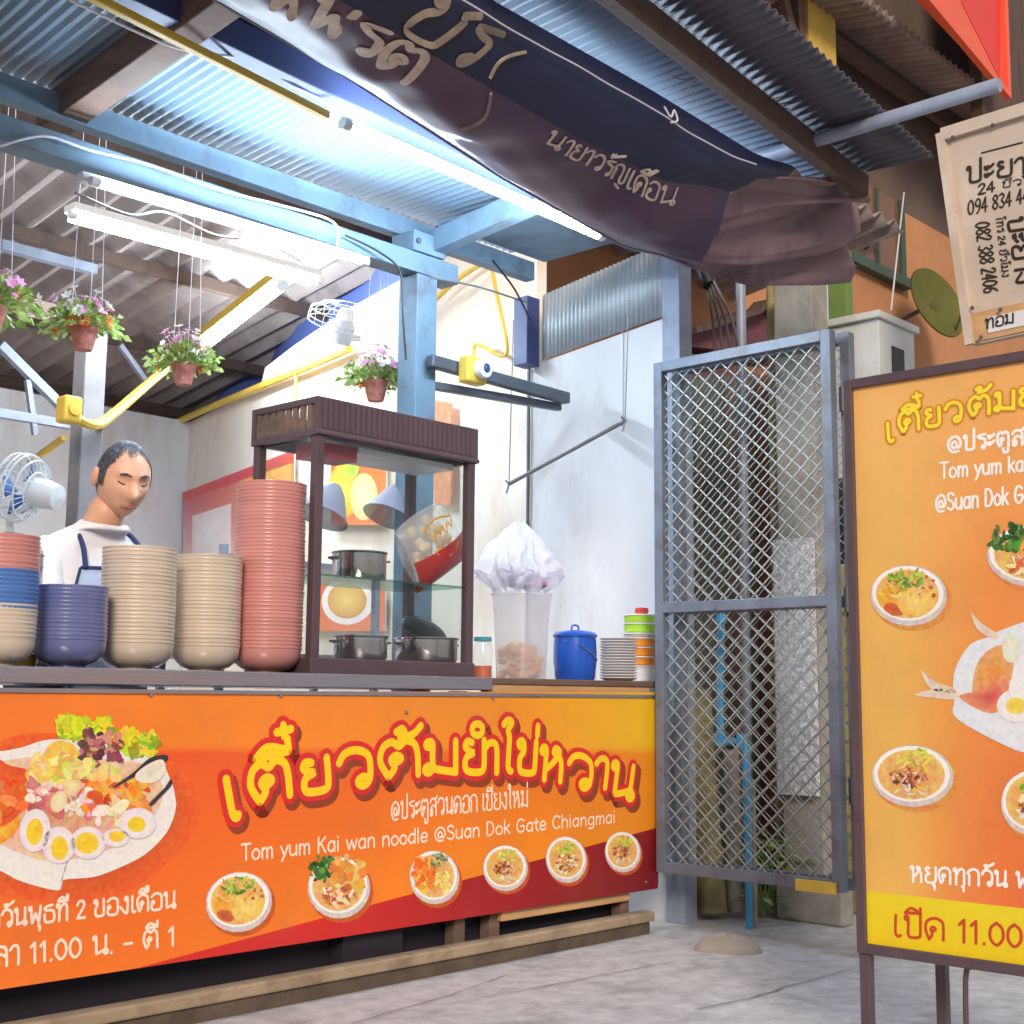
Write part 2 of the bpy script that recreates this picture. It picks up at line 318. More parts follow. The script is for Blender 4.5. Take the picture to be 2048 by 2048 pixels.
M['wood'] = mat('old_wood', (116, 92, 80), rough=.75, var=.3, vs=4, stretch=(1, 1, 6), bump=.3, bs=30, dirt_or_tint=(70, 50, 44), ds=5, da=.5)
M['plank'] = mat('dark_plank', (92, 72, 62), rough=.85, var=.35, vs=3, stretch=(6, 6, .7), bump=.4, bs=30, dirt_or_tint=(52, 50, 48), ds=3, da=.6)
M['bluesteel'] = mat('blue_painted_steel', (112, 138, 158), rough=.5, var=.16, vs=5, bump=.15, bs=25, dirt_or_tint=(92, 82, 78), ds=7, da=.7)
M['navysteel'] = mat('navy_painted_steel', (66, 76, 122), rough=.5, var=.12, vs=5, dirt_or_tint=(40, 46, 70), ds=5, da=.4)
M['greysteel'] = mat('grey_painted_steel', (150, 158, 176), rough=.45, metal=.1, var=.14, vs=8, dirt_or_tint=(110, 104, 100), ds=9, da=.5, bump=.1)
M['gatesteel'] = mat('gate_steel', (112, 120, 134), rough=.45, metal=.15, var=.18, vs=9, dirt_or_tint=(92, 78, 66), ds=14, da=.7, bump=.15)
M['wire'] = mat('galvanised_wire', (158, 162, 160), rough=.45, metal=.25, var=.18, vs=8)
M['zinc'] = mat('zinc_roof_sheet', (132, 152, 172), rough=.42, metal=.15, var=.1, vs=2, dirt_or_tint=(150, 136, 124), ds=1.6, da=.5)
M['oldroof'] = mat('old_fibre_roof', (150, 136, 132), rough=.9, var=.25, vs=2.5, bump=.4, bs=20, dirt_or_tint=(84, 72, 70), ds=2, da=.7)
M['whitewall'] = mat('white_wall_board', (214, 212, 214), rough=.7, var=.08, vs=2.5, dirt_or_tint=(178, 164, 150), ds=2.2, da=.7, bump=.15, bs=14, stretch=(1, 1, .45))
M['creamwall'] = mat('cream_wall_board', (238, 226, 212), rough=.75, var=.07, vs=1.5, dirt_or_tint=(206, 172, 146), ds=1.8, da=.6, bump=.15, bs=14, stretch=(1, 1, .45))
M['galv'] = mat('galvanised_cladding', (170, 176, 182), rough=.5, metal=.3, var=.12, vs=5)
M['yellow'] = mat('yellow_conduit', (220, 184, 72), rough=.45, var=.1)
M['tarp'] = mat('blue_tarpaulin', (92, 108, 172), rough=.6, var=.15, vs=2, bump=.4, bs=8)
M['navy'] = mat('navy_vinyl', (24, 30, 62), rough=.45, var=.25, vs=3.5, bump=.35, bs=14)
M['plum'] = mat('lit_purple_vinyl', (84, 60, 84), rough=.46, var=.22, vs=2.2, bump=.25, bs=9, dirt_or_tint=(34, 42, 96), ds=1.4, da=.7)  # lit belly of the navy vinyl; lamp's blue light mixed into the colour
M['mauve'] = mat('mauve_vinyl_back', (122, 98, 106), rough=.5, var=.2, vs=5, bump=.4, bs=12, dirt_or_tint=(62, 46, 74), ds=4, da=.9)
M['letter'] = mat('cream_lettering', (206, 192, 176), rough=.5, var=.22, vs=30)
M['gold'] = mat('gold_lettering', (142, 128, 112), rough=.5, var=.25, vs=30)
M['black'] = mat('black_plastic', (26, 26, 30), rough=.45, var=.1)
M['ink'] = mat('black_paint', (42, 36, 32), rough=.7, var=.1)
M['tube'] = mat('lit_tube', (255, 255, 255), var=0, emit=(.70, .86, 1.), es=TUBE)
M['halltube'] = mat('lit_hall_tube', (255, 255, 255), var=0, emit=(.72, .87, 1.), es=TUBE*1.2)
M['whitepaint'] = mat('white_enamel', (226, 228, 230), rough=.35, var=.04)
M['orange_wall'] = mat('orange_render_wall', (190, 134, 92), rough=.9, var=.12, vs=1.1, bump=.3, bs=14, dirt_or_tint=(150, 104, 74), ds=.9, da=.6)
M['shaded_wall'] = mat('shaded_orange_wall', (104, 86, 78), rough=.9, var=.2, vs=1.5, bump=.2, bs=14)  # upper part of the orange wall, its shadow put into a darker colour
M['maroon'] = mat('maroon_tiles', (104, 62, 70), rough=.8, var=.25, vs=5, bump=.3)
M['red'] = mat('red_sign_panel', (226, 56, 44), rough=.4, var=.05)
M['orangered'] = mat('orange_red_panel', (236, 98, 66), rough=.4, var=.06)  # orange-red colour of the signboard panel and frame
M['board'] = mat('pale_board', (206, 188, 172), rough=.8, var=.08, vs=5, bump=.15, bs=40, dirt_or_tint=(176, 140, 110), ds=4, da=.35)
M['rawwood'] = mat('raw_wood', (206, 160, 112), rough=.8, var=.18, vs=5, stretch=(1, 1, 5), bump=.2)
M['concrete'] = mat('rough_concrete', (150, 146, 138), rough=.95, var=.22, vs=8, bump=.8, bs=50, dirt_or_tint=(98, 96, 84), ds=5, da=.6)
M['granite'] = mat('speckled_stone', (196, 196, 200), rough=.7, var=.6, vs=70, bump=.2)
M['mossy'] = mat('mossy_post', (150, 138, 92), rough=.9, var=.3, vs=8, bump=.6, dirt_or_tint=(100, 104, 66), ds=5, da=.6)
M['pvc'] = mat('blue_pvc', (64, 150, 196), rough=.4, var=.1)
M['leaf'] = mat('leaf', (136, 170, 76), rough=.6, var=.3, vs=14, transl=.25)
M['leaf2'] = mat('pale_leaf', (194, 214, 132), rough=.6, var=.25, vs=14, transl=.25)
M['terra'] = mat('woven_pot', (196, 122, 108), rough=.7, var=.3, vs=50, bump=.4)
M['pinkfl'] = mat('pink_petal', (222, 150, 190), rough=.6, var=.15, transl=.2)
M['orafl'] = mat('orange_petal', (240, 110, 50), rough=.6, var=.15, transl=.2)
M['whifl'] = mat('white_petal', (236, 226, 224), rough=.6, var=.08, transl=.2)
M['olive'] = mat('olive_dish_paint', (92, 92, 30), rough=.6, var=.15, vs=5)
M['boxgrey'] = mat('electric_box_paint', (206, 208, 204), rough=.5, var=.06, dirt_or_tint=(150, 128, 96), ds=5, da=.3)
M['dgreen'] = mat('dark_green_paint', (66, 84, 72), rough=.6, var=.2)
M['green'] = mat('green_paint', (104, 128, 62), rough=.6, var=.25, vs=4)
M['pinkbowl'] = mat('pink_melamine', (204, 138, 132), rough=.32, var=.05, coat=.4, rnd=.07)
M['beigebowl'] = mat('beige_melamine', (206, 190, 172), rough=.32, var=.05, coat=.4, rnd=.07)
M['bluebowl'] = mat('periwinkle_melamine', (104, 112, 160), rough=.28, var=.05, coat=.4, rnd=.07)
M['skybowl'] = mat('blue_melamine', (74, 120, 188), rough=.32, var=.05, coat=.4, rnd=.07)
M['whiteplate'] = mat('white_melamine', (226, 222, 222), rough=.3, var=.03, coat=.3)
M['lime'] = mat('lime_plastic', (168, 214, 60), rough=.35, var=.06)
M['orangepl'] = mat('orange_plastic', (236, 142, 40), rough=.35, var=.06)
M['bluepot'] = mat('blue_enamel', (24, 84, 190), rough=.25, var=.08, coat=.5)
M['clear'] = mat('clear_plastic', (236, 238, 246), rough=.3, var=.05, alpha=.55, transl=.4)
M['bag'] = mat('thin_plastic_bag', (240, 240, 250), rough=.3, var=.08, alpha=.62, transl=.45, bump=.4, bs=30)
M['crisp'] = mat('fried_crackling', (222, 164, 100), rough=.8, var=.25, vs=20, bump=.6)
M['glass'] = glass('pane_glass', (250, 252, 251), .04); M['edgeglass'] = glass('shelf_glass', (196, 224, 208), .2)
M['skin'] = mat('skin', (226, 172, 142), rough=.5, var=.10, vs=22, bump=.08, bs=120)
M['lip'] = mat('lips', (180, 112, 100), rough=.5, var=.05)
M['hair'] = mat('short_hair', (62, 64, 76), rough=.6, var=.5, vs=160, bump=.9, bs=260, dirt_or_tint=(150, 150, 160), ds=60, da=.7)
M['eye'] = mat('eye', (48, 34, 32), rough=.4, var=.0)
M['shirt'] = mat('white_cotton', (232, 232, 238), rough=.85, var=.04, bump=.25, bs=16)
M['apron'] = mat('pale_blue_apron', (172, 190, 224), rough=.85, var=.06, bump=.2, bs=20)
M['navycloth'] = mat('navy_piping', (44, 60, 104), rough=.8, var=.1)
M['denim'] = mat('dark_trousers', (50, 54, 74), rough=.9, var=.15)
M['redpkt'] = mat('red_packet', (196, 40, 36), rough=.35, var=.15, vs=20)
M['orangeprint'] = mat('orange_packet_print', (236, 168, 50), rough=.4, var=.2, vs=18)
M['teal'] = mat('teal_enamel', (70, 150, 170), rough=.25, var=.08)
M['greyplastic'] = mat('grey_plastic', (140, 138, 152), rough=.6, var=.06)
M['smoky'] = mat('smoky_plastic', (150, 148, 164), rough=.6, var=.1, alpha=.6)
M['cable'] = mat('grey_cable', (120, 116, 118), rough=.6, var=.1)
M['whitecable'] = mat('white_cable', (214, 212, 220), rough=.5, var=.05)
M['darksteel'] = mat('dark_grey_rail', (92, 98, 108), rough=.45, metal=.3, var=.12)
M['signback'] = mat('sign_back', (120, 110, 104), rough=.7, var=.1)

# ================================================================== SETTING
g = MB()
nx = 40
rows = []
for i in range(nx+1):
    rows.append([Vector((-30+90*i/nx, -30+90*j/nx, 0)) for j in range(nx+1)])
g.grid(rows, False); tag(g.build('ground', M['ground']), kind='structure')
# joints and cracks in the paving
g = MB()
def crack(pts, w):
    P = [at(x, y, Z=.004) for x, y in pts]; out = []
    for a, b in zip(P, P[1:]):
        for k in range(5): out.append(a.lerp(b, k/5)+Vector((random.uniform(-.006, .006), random.uniform(-.006, .006), 0)))
    out.append(P[-1]); vs = []
    for i, p in enumerate(out):
        d = (out[min(i+1, len(out)-1)]-out[max(i-1, 0)]).normalized(); a = Vector((-d.y, d.x, 0))*w*random.uniform(.4, 1.2)
        vs += [p+a, p-a]
    g.add(vs, [(2*i, 2*i+1, 2*i+3, 2*i+2) for i in range(len(out)-1)], False)
crack([(1395, 2018), (1500, 1996), (1610, 1962), (1700, 1938)], .0022)
crack([(960, 1995), (1120, 1966), (1250, 1940), (1340, 1925)], .002)
crack([(700, 2046), (900, 1990), (1010, 1950)], .0015)
tag(g.build('ground_joint', mat('joint_dirt', (78, 72, 72), rough=1)), kind='structure')
# low concrete plinth under the stall
g = MB(); g.box(-2.5, 3.80, 2.85, 2.905, .040, .072); g.k = 1; g.box(-2.5, 3.79, 2.862, 2.905, -.05, .0395)
tag(g.build('kerb', [M['kerb'], mat('kerb_footing', (92, 78, 66), rough=.95, var=.3, vs=9, bump=.8, bs=60, dirt_or_tint=(70, 58, 50), ds=8, da=.9)], bevel=.006), kind='structure')
g = MB(); rows = []
for i in range(9): rows.append([Vector((3.4+5*i/8, 2.9+3.2*j/6, .012+.02*(i % 2)*0)) for j in range(7)])

# side wall of the stall: one wall running back at an angle
WP = Vector((4.05, 2.95, 0)); WD = Vector((.2504, .9681, 0)); WN = Vector((-.9681, .2504, 0))
def w(t, z, off=0.): return WP+WD*t+Vector((0, 0, z))+WN*off
WPL = (WP, WN)
def wat(x, y, off=0.): return at(x, y, P=(WP+WN*off, WN))
def wt(x, y): return (wat(x, y)-WP).dot(WD)
t1 = wt(1062, 800)
r = thing('side_wall', w(0, 0), 'pale partition wall of the stall running back behind the hanging rail and cabinet', 'wall')
g = MB(); g.slab([w(-.02, 0), w(t1, 0), w(t1, 2.21), w(-.02, 2.21)], WN, .05)
g.build('front_panel', M['whitewall'], r)
# joint lines
g = MB()
for x in (1245,):
    a = wat(x, 640, .003); b = wat(x, 850, .003); g.bar(a, b, .006, .002, WN)
g.build('panel_joint', M['galv'], r)
g = MB(); prof = [(1062, 520), (1062, 725)]
te = wt(292, 870)
g.slab([w(t1+.003, 0, -.03), w(te, 0, -.03), w(te, 2.72, -.03), wat(520, 778, -.03), wat(530, 735, -.03), wat(590, 690, -.03), wat(690, 622, -.03), wat(800, 560, -.03), wat(890, 515, -.03), w(t1+.003, 2.95, -.03)], WN, .05)
g.build('rear_panel', M['creamwall'], r)
# corrugated galvanised strip above the white panel
g = MB(); n = 120; rows = []
za, zb = wat(1085, 612)[2], wat(1335, 502)[2]
for i in range(n+1):
    t = -.02+(t1-.08)*i/n; o = .008*sin(2*pi*i/4.0)
    zt = 2.50
    rows.append([w(t, 2.215, o+.01), w(t, zt, o+.01)])
g.grid(rows); g.build('cladding_strip', M['galv'], r, solid=.002)
# thin dark trim where the two panels meet
g = MB(); g.bar(w(t1, .9, .012), w(t1, 2.2, .012), .012, .01, WN); g.build('trim', M['darksteel'], r)

# blue tarpaulin behind/above the wall
g = MB(); rows = []
for i in range(25):
    t = 1.6+(6.4-1.6)*i/24
    rows.append([w(t, 1.9+ (4.2-1.9)*j/10, -.35+.05*sin(i*.9+j*.4)+.02*sin(j*1.7)) for j in range(11)])
g.grid(rows); tag(g.build('tarpaulin', M['tarp'], solid=.002), 'blue tarpaulin sheet hanging above the cream wall behind the lamps', 'tarpaulin')

# far white wall of the dining hall
g = MB(); g.box(1.5, 5.9, 8.2, 8.3, 0, 2.72); tag(g.build('hall_wall', M['whitewall']), 'far white wall of the dining hall behind the man', 'wall')
# old hall roof: fibre cement sheets on trusses
def roofz(x, y): return 3.02+.157*(8-y)
r = thing('hall_roof', (4, 8, 3), 'old brown grey corrugated roof of the hall with steel trusses', 'roof')
g = MB(); rows = []
NX = 260
for j in range(5):
    y = 3.75+(11-3.75)*j/4
    rows.append([Vector((.2+7.4*i/NX, y, roofz(0, y)+.028*sin(2*pi*(.2+7.4*i/NX)/.177))) for i in range(NX+1)])
g.grid(rows); g.build('roof_sheet', M['oldroof'], r, solid=.006)
g = MB()
for y in (4.6, 5.6, 6.6, 7.6, 8.6, 9.8): g.bar((.2, y, roofz(0, y)-.06), (7.4, y, roofz(0, y)-.06), .05, .07)
g.build('purlin', M['plank'], r)
def truss(a, b, wd, nm='truss_bar'):
    g = MB(); g.bar(a, b, wd, wd); return g.build(nm, M['greysteel'], r)
truss(at(0, 690, Y=7.2), at(160, 850, Y=7.2), .05); truss(at(-40, 820, Y=7.2), at(140, 850, Y=7.2), .05)
truss(at(55, 760, Y=7.2), at(70, 870, Y=7.2), .03); truss(at(240, 690, Y=7.25), at(290, 760, Y=7.25), .03)
truss(at(0, 600, Y=6.8), at(130, 640, Y=6.8), .05); truss(at(0, 490, Y=6.3), at(190, 540, Y=6.3), .05)
truss(at(0, 830, Y=8.4), at(60, 900, Y=8.4), .03)
# hall post
r = thing('hall_post', at(165, 1000, Y=5.2)*1.0, 'grey square concrete post behind the man with yellow box on it', 'post')
p = at(166, 1000, Y=5.2); g = MB(); g.box(p.x-.05, p.x+.05, 5.15, 5.25, 0, 2.32); g.build('shaft', mat('dull_grey_paint', (128, 126, 130), rough=.8, var=.2, vs=6, dirt_or_tint=(96, 90, 86), ds=5, da=.6), r, bevel=.006)
g = MB(); g.bar((p.x-1.8, 5.2, 2.36), (p.x+.05, 5.2, 2.36), .06, .08); g.build('cross_beam', M['plank'], r)

# ---- front roof over the counter
r = thing('stall_roof', (2.5, 3, 2.5), 'low zinc corrugated awning roof above the noodle counter', 'roof')
RZ = 2.585
def rz(x, y): return RZ+max(-.05, (3.6-y)/1.55)*(.055-.115*(x-2.75))
XL, XR = -.9, 3.93
g = MB(); rows = []; NP = int((XR-XL)/.036); NX = NP*6
for j in range(8):
    y = 2.085+(3.66-2.085)*j/7
    rows.append([Vector((XL+(XR-XL)*i/NX, y-.0*i, rz(XL+(XR-XL)*i/NX, y)+.0065*sin(2*pi*i/6))) for i in range(NX+1)])
g.grid(rows); g.build('roof_sheet', M['zinc'], r, solid=.0015)
g = MB(); g.grid([[Vector((XL+(XR-XL)*i/NX, y, rz(XL+(XR-XL)*i/NX, y)+.0065*sin(2*pi*i/6)+.004)) for i in range(NX+1)] for y in (1.83, 1.95, 2.083)]); g.build('eave_sheet', mat('shaded_roof_sheet', (92, 92, 104), rough=.55, metal=.2, var=.25, vs=2, dirt_or_tint=(60, 54, 60), ds=3, da=.8), r, solid=.0015)  # eave strip of the same roof, darker colour stands for its lack of light
g = MB(); g.bar((XL, 3.6, 2.50), (3.98, 3.6, 2.50), .05, .075); g.build('rear_purlin', M['bluesteel'], r, bevel=.003)
g = MB(); g.bar((XL, 3.0, rz(XL, 3.0)-.057), (3.95, 3.0, rz(3.95, 3.0)-.057), .09, .09); g.build('middle_purlin', M['navysteel'], r, bevel=.004)
g = MB(); g.bar((XL, 2.08, rz(XL, 2.08)-.05), (3.93, 2.08, rz(3.93, 2.08)-.05), .045, .075); g.build('front_purlin', M['plank'], r, bevel=.003)
# wooden rafter and steel rafters (front to back)
g = MB(); a = at(60, 250, Z=2.53); g.bar((a.x, 1.75, rz(a.x, 1.75)-.07), (a.x, 3.72, rz(a.x, 3.72)-.07), .09, .10); g.build('wooden_rafter', M['wood'], r, bevel=.004)
g = MB(); g.bar((3.36, 2.75, 2.515), (3.36, 3.55, 2.44), .06, .085); g.build('steel_rafter', M['bluesteel'], r, bevel=.003)
g = MB(); g.box(3.42, 4.02, 3.02, 3.56, 2.545, 2.553); g.build('soffit_board', M['bluesteel'], r)
# end fascia pieces at the right
g = MB(); g.slab([at(1500, 322, X=3.95), at(1690, 372, X=3.95), at(1700, 392, X=3.95), at(1590, 395, X=3.95), at(1500, 345, X=3.95)], (-1, 0, 0), .01); g.build('end_fascia', M['galv'], r)
# main beam on the posts
g = MB(); g.bar((-.9, 3.545, 2.345), (3.47, 3.545, 2.345), .09, .075)
tag(g.build('steel_beam', M['bluesteel'], bevel=.004), 'blue painted steel beam running along above the counter to the post', 'beam')
p = at(832, 800, Y=3.55)
r = thing('steel_post', (p.x, 3.55, 0), 'blue painted square steel post behind the display cabinet', 'post')
g = MB(); g.box(p.x-.05, p.x+.05, 3.50, 3.60, .0, 2.306); g.build('shaft', M['bluesteel'], r, bevel=.004)
for bx in (-.06, .06):
    g = MB(); g.lathe([(.011, 0), (.011, .008), (0, .009)], (p.x+bx, 3.489, 2.42), 6, Matrix.Rotation(radians(90), 3, 'X'), False); g.build('bolt', M['darksteel'], r)
g = MB(); g.box(p.x-.08, p.x+.08, 3.49, 3.61, 2.384, 2.46); g.build('cap_plate', M['bluesteel'], r, bevel=.003)
p2 = at(1072, 640, P=WPL)
r = thing('wall_post', (p2.x-.06, p2.y, 2.19), 'short dark blue steel stub post between the partition top and the awning roof', 'post')
g = MB(); g.box(p2.x-.10, p2.x-.02, p2.y-.04, p2.y+.04, 2.19, 2.49); g.build('shaft', M['navysteel'], r, bevel=.004)
# the tall grey-blue post at the front end of the white panel
p3 = at(1352, 640, Y=2.93)
g = MB(); g.box(p3.x-.035, p3.x+.045, 2.89, 2.97, .0, 2.50)
tag(g.build('corner_post', M['greysteel'], bevel=.003), 'pale grey steel post at the front corner of the white partition beside the gate', 'post')

# ================================================================== COUNTER
CX0, CX1 = -1.2, 3.86
r = thing('counter', (1.5, 3.2, .0), 'long food counter with a steel top and dark shade panel behind the orange banner', 'counter')
g = MB(); g.box(CX0, 3.045, 2.895, 3.5, .803, .842); g.build('steel_top', M['steel'], r, bevel=.004)
g = MB(); g.box(3.047, CX1+.07, 2.91, 3.5, .822, .842); g.box(CX1+.07, CX1+.20, 3.0, 3.3, .822, .842); g.build('wooden_top', M['wood'], r, bevel=.003)
g = MB(); g.box(3.047, CX1, 2.916, 2.95, .795, .821); g.build('wooden_rail', M['rawwood'], r)
g = MB(); g.box(CX0, 3.80, 2.99, 3.01, .002, .79); g.build('shade_panel', M['dark'], r)  # dark sheet standing for the deep shade under the counter
for x in (.2, 1.2, 2.95, 3.10, 3.74):
    g = MB(); g.box(x-.022, x+.022, 2.93, 2.974, .001, .80); g.build('leg', M['wood'] if x > 2 else M['brown'], r, bevel=.003)
g = MB(); g.bar((3.11, 2.925, .125), (3.74, 2.925, .125), .03, .035); g.build('lower_rail', M['rawwood'], r, bevel=.003)
g = MB(); g.box(2.5, 2.72, 2.93, 2.985, .001, .16); g.build('foot_block', M['dark'], r)

# ---- banner
BY = 2.892
def bm(x, y): return at(x, y, Y=BY)
BN = Vector((0, -1, 0))
r = thing('counter_banner', (2.0, BY, .14), 'long orange vinyl banner with yellow Thai headline and bowls of noodles on the counter front', 'banner')
bt = at(-200, 1378, Y=BY).z
def lnz(x, p, q): return p[1]+(q[1]-p[1])*(x-p[0])/(q[0]-p[0])
g = MB(); c = lambda *t: rgb(t)
X0, X1b = -200, 1316
top = lambda x: lnz(x, (0, 1380), (1312, 1385)); bot = lambda x: lnz(x, (0, 1979), (1335, 1774))
mid = lambda x: lnz(x, (330, 1498), (1300, 1500)); red = lambda x: min(bot(x), lnz(x, (290, 1932), (1316, 1655)))
xs = [X0+(X1b-X0)*i/60 for i in range(61)]
def mixc(a, b, t): return tuple(a[i]+(b[i]-a[i])*t for i in range(3))
def ramp(stops, t):
    for (t0, c0), (t1_, c1) in zip(stops, stops[1:]):
        if t <= t1_: return mixc(c0, c1, max(0, (t-t0)/(t1_-t0)))
    return stops[-1][1]
up = [(0, (244, 120, 44)), (.35, (248, 134, 42)), (.6, (248, 142, 40)), (.80, (244, 150, 36)), (1, (240, 190, 28))]
lo = [(0, (240, 104, 38)), (.35, (240, 92, 38)), (.6, (240, 104, 34)), (.8, (240, 118, 30)), (.93, (238, 128, 26)), (1, (240, 150, 24))]
lob = [(0, (246, 126, 34)), (.3, (246, 122, 32)), (.6, (246, 132, 28)), (1, (240, 146, 24))]
for a, b in zip(xs, xs[1:]):
    ta, tb = (a-X0)/(X1b-X0), (b-X0)/(X1b-X0)
    for f0, f1, s0, s1 in ((top, lambda x: mid(x)-7, up, up), (lambda x: mid(x)-7, lambda x: mid(x)+9, up, lo), (lambda x: mid(x)+9, red, lo, lob), (red, bot, [(0, (214, 44, 34)), (.55, (216, 40, 34)), (.75, (170, 28, 30)), (1, (140, 22, 28))], [(0, (226, 60, 44)), (.6, (206, 40, 36)), (1, (120, 20, 28))])):
        if f1(a)-f0(a) < .5 and f1(b)-f0(b) < .5: continue
        g.add([bm(a, f0(a)), bm(b, f0(b)), bm(b, f1(b)), bm(a, f1(a))], [(0, 3, 2, 1)], False,
              [rgb(ramp(s0, ta)), rgb(ramp(s0, tb)), rgb(ramp(s1, tb)), rgb(ramp(s1, ta))])
g.build('printed_sheet', M['print'], r)
g = MB(); g.box(bm(X0, 1500).x, bm(X1b, 1500).x, BY+.002, BY+.006, bm(1300, 1770).z, bt-.003); g.build('backing', M['dark'], r)
g = MB(); g.bar((bm(X0, 1380).x, BY-.003, bt+.0), (bm(X1b, 1384).x, BY-.003, bt+.002), .006, .010); g.build('top_hem', M['steel'], r)
g = MB()
for x, y in ((810, 1387), (812, 1425), (985, 1398), (1292, 1764), (300, 1390), (560, 1392)):
    q = bm(x, y); g.lathe([(0, .006), (.004, .005), (.006, .001)], q, 10, Matrix.Rotation(radians(90), 3, 'X'))
g.build('grommet', M['chrome'], r)
# headline
def o2(x, y): return (400+x*.4917, 1350+y*.4917)
HL = [('เ', 118, 588, 95, 160, -.28, -.20), ('ต', 190, 528, 205, 150, -.24, -.10), ('ย', 402, 488, 150, 128, -.2, -.08), ('ว', 545, 470, 190, 150, -.15, -.05),
      ('ต', 712, 420, 205, 140, -.10, -.04), ('ม', 893, 402, 175, 128, -.04, 0), ('ย', 1058, 396, 118, 130, 0, 0), ('า', 1146, 394, 115, 120, .04, 0), ('ไ', 1218, 388, 110, 132, .08, .05), ('ข', 1275, 394, 110, 130, .10, .06),
      ('ห', 1362, 420, 125, 130, .12, .08), ('ว', 1474, 448, 140, 130, .18, .08), ('า', 1592, 448, 105, 115, .2, .1), ('น', 1648, 482, 120, 132, .24, .12)]
MK = [('ี', 190+205, 528-48, 205, 150, -.24, -.10), ('๋', 190+212, 528-48, 190, 150, -.24, -.10), ('้', 712+195, 420-14, 190, 130, -.10, -.04), ('่', 1275+100, 394+10, 110, 130, .1, .06)]
def headline(mb, wd, lift, dx=0, dy=0):
    for ch, x, y, ww, hh, sl, le in HL+MK:
        o = o2(x+dx, y+dy); s = ww*.4917; h = hh*.4917
        put_glyph(mb, ch, o, (s, s*sl), (h*le, -h), wd*(1 if x > 0 else 1), BN, bm, lift, 5)
    for k in range(13):   # circle of sara am
        pass
    a = [(1125+22*cos(2*pi*k/12)+dx, 222+24*sin(2*pi*k/12)+dy) for k in range(13)]
    put_stroke(mb, [bm(*o2(*p)) for p in a], wd, BN, lift=lift)
g = MB(); g.col = rgb((150, 62, 30)); headline(g, .056, .0010, 14, 22); g.build('headline_drop_print', M['print'], r)
g = MB(); g.col = rgb((222, 42, 44)); headline(g, .051, .0020); g.build('headline_outline', M['print'], r)
g = MB(); g.col = rgb((255, 212, 20)); headline(g, .0225, .0036); g.build('headline_lettering', M['print'], r)
def line(nm, col, *a_):
    g = MB(); g.col = rgb(col); text_line(g, *a_); g.build(nm, M['print'], r)
line('small_lettering', (252, 232, 210), '@ประตูสวนดอก เชียงใหม่', o2(775, 588), o2(1335, 534), 34, 32, .0058, BN, bm, .0012)
line('small_lettering', (252, 232, 210), 'Tom yum Kai wan noodle @Suan Dok Gate Chiangmai', o2(165, 755), o2(1690, 600), 29, 22, .0056, BN, bm, .0012)
def o1(x, y): return (x*.3623, 1350+y*.3623)
line('small_lettering', (252, 232, 210), 'กวันพุธที่ 2 ของเดือน', o1(-75, 1402), o1(972, 1283), 34, 32, .0065, BN, bm, .0012)
line('small_lettering', (252, 232, 210), 'เวลา 11.00 น. - ตี 1', o1(-190, 1632), o1(972, 1490), 39, 35, .0068, BN, bm, .0012)


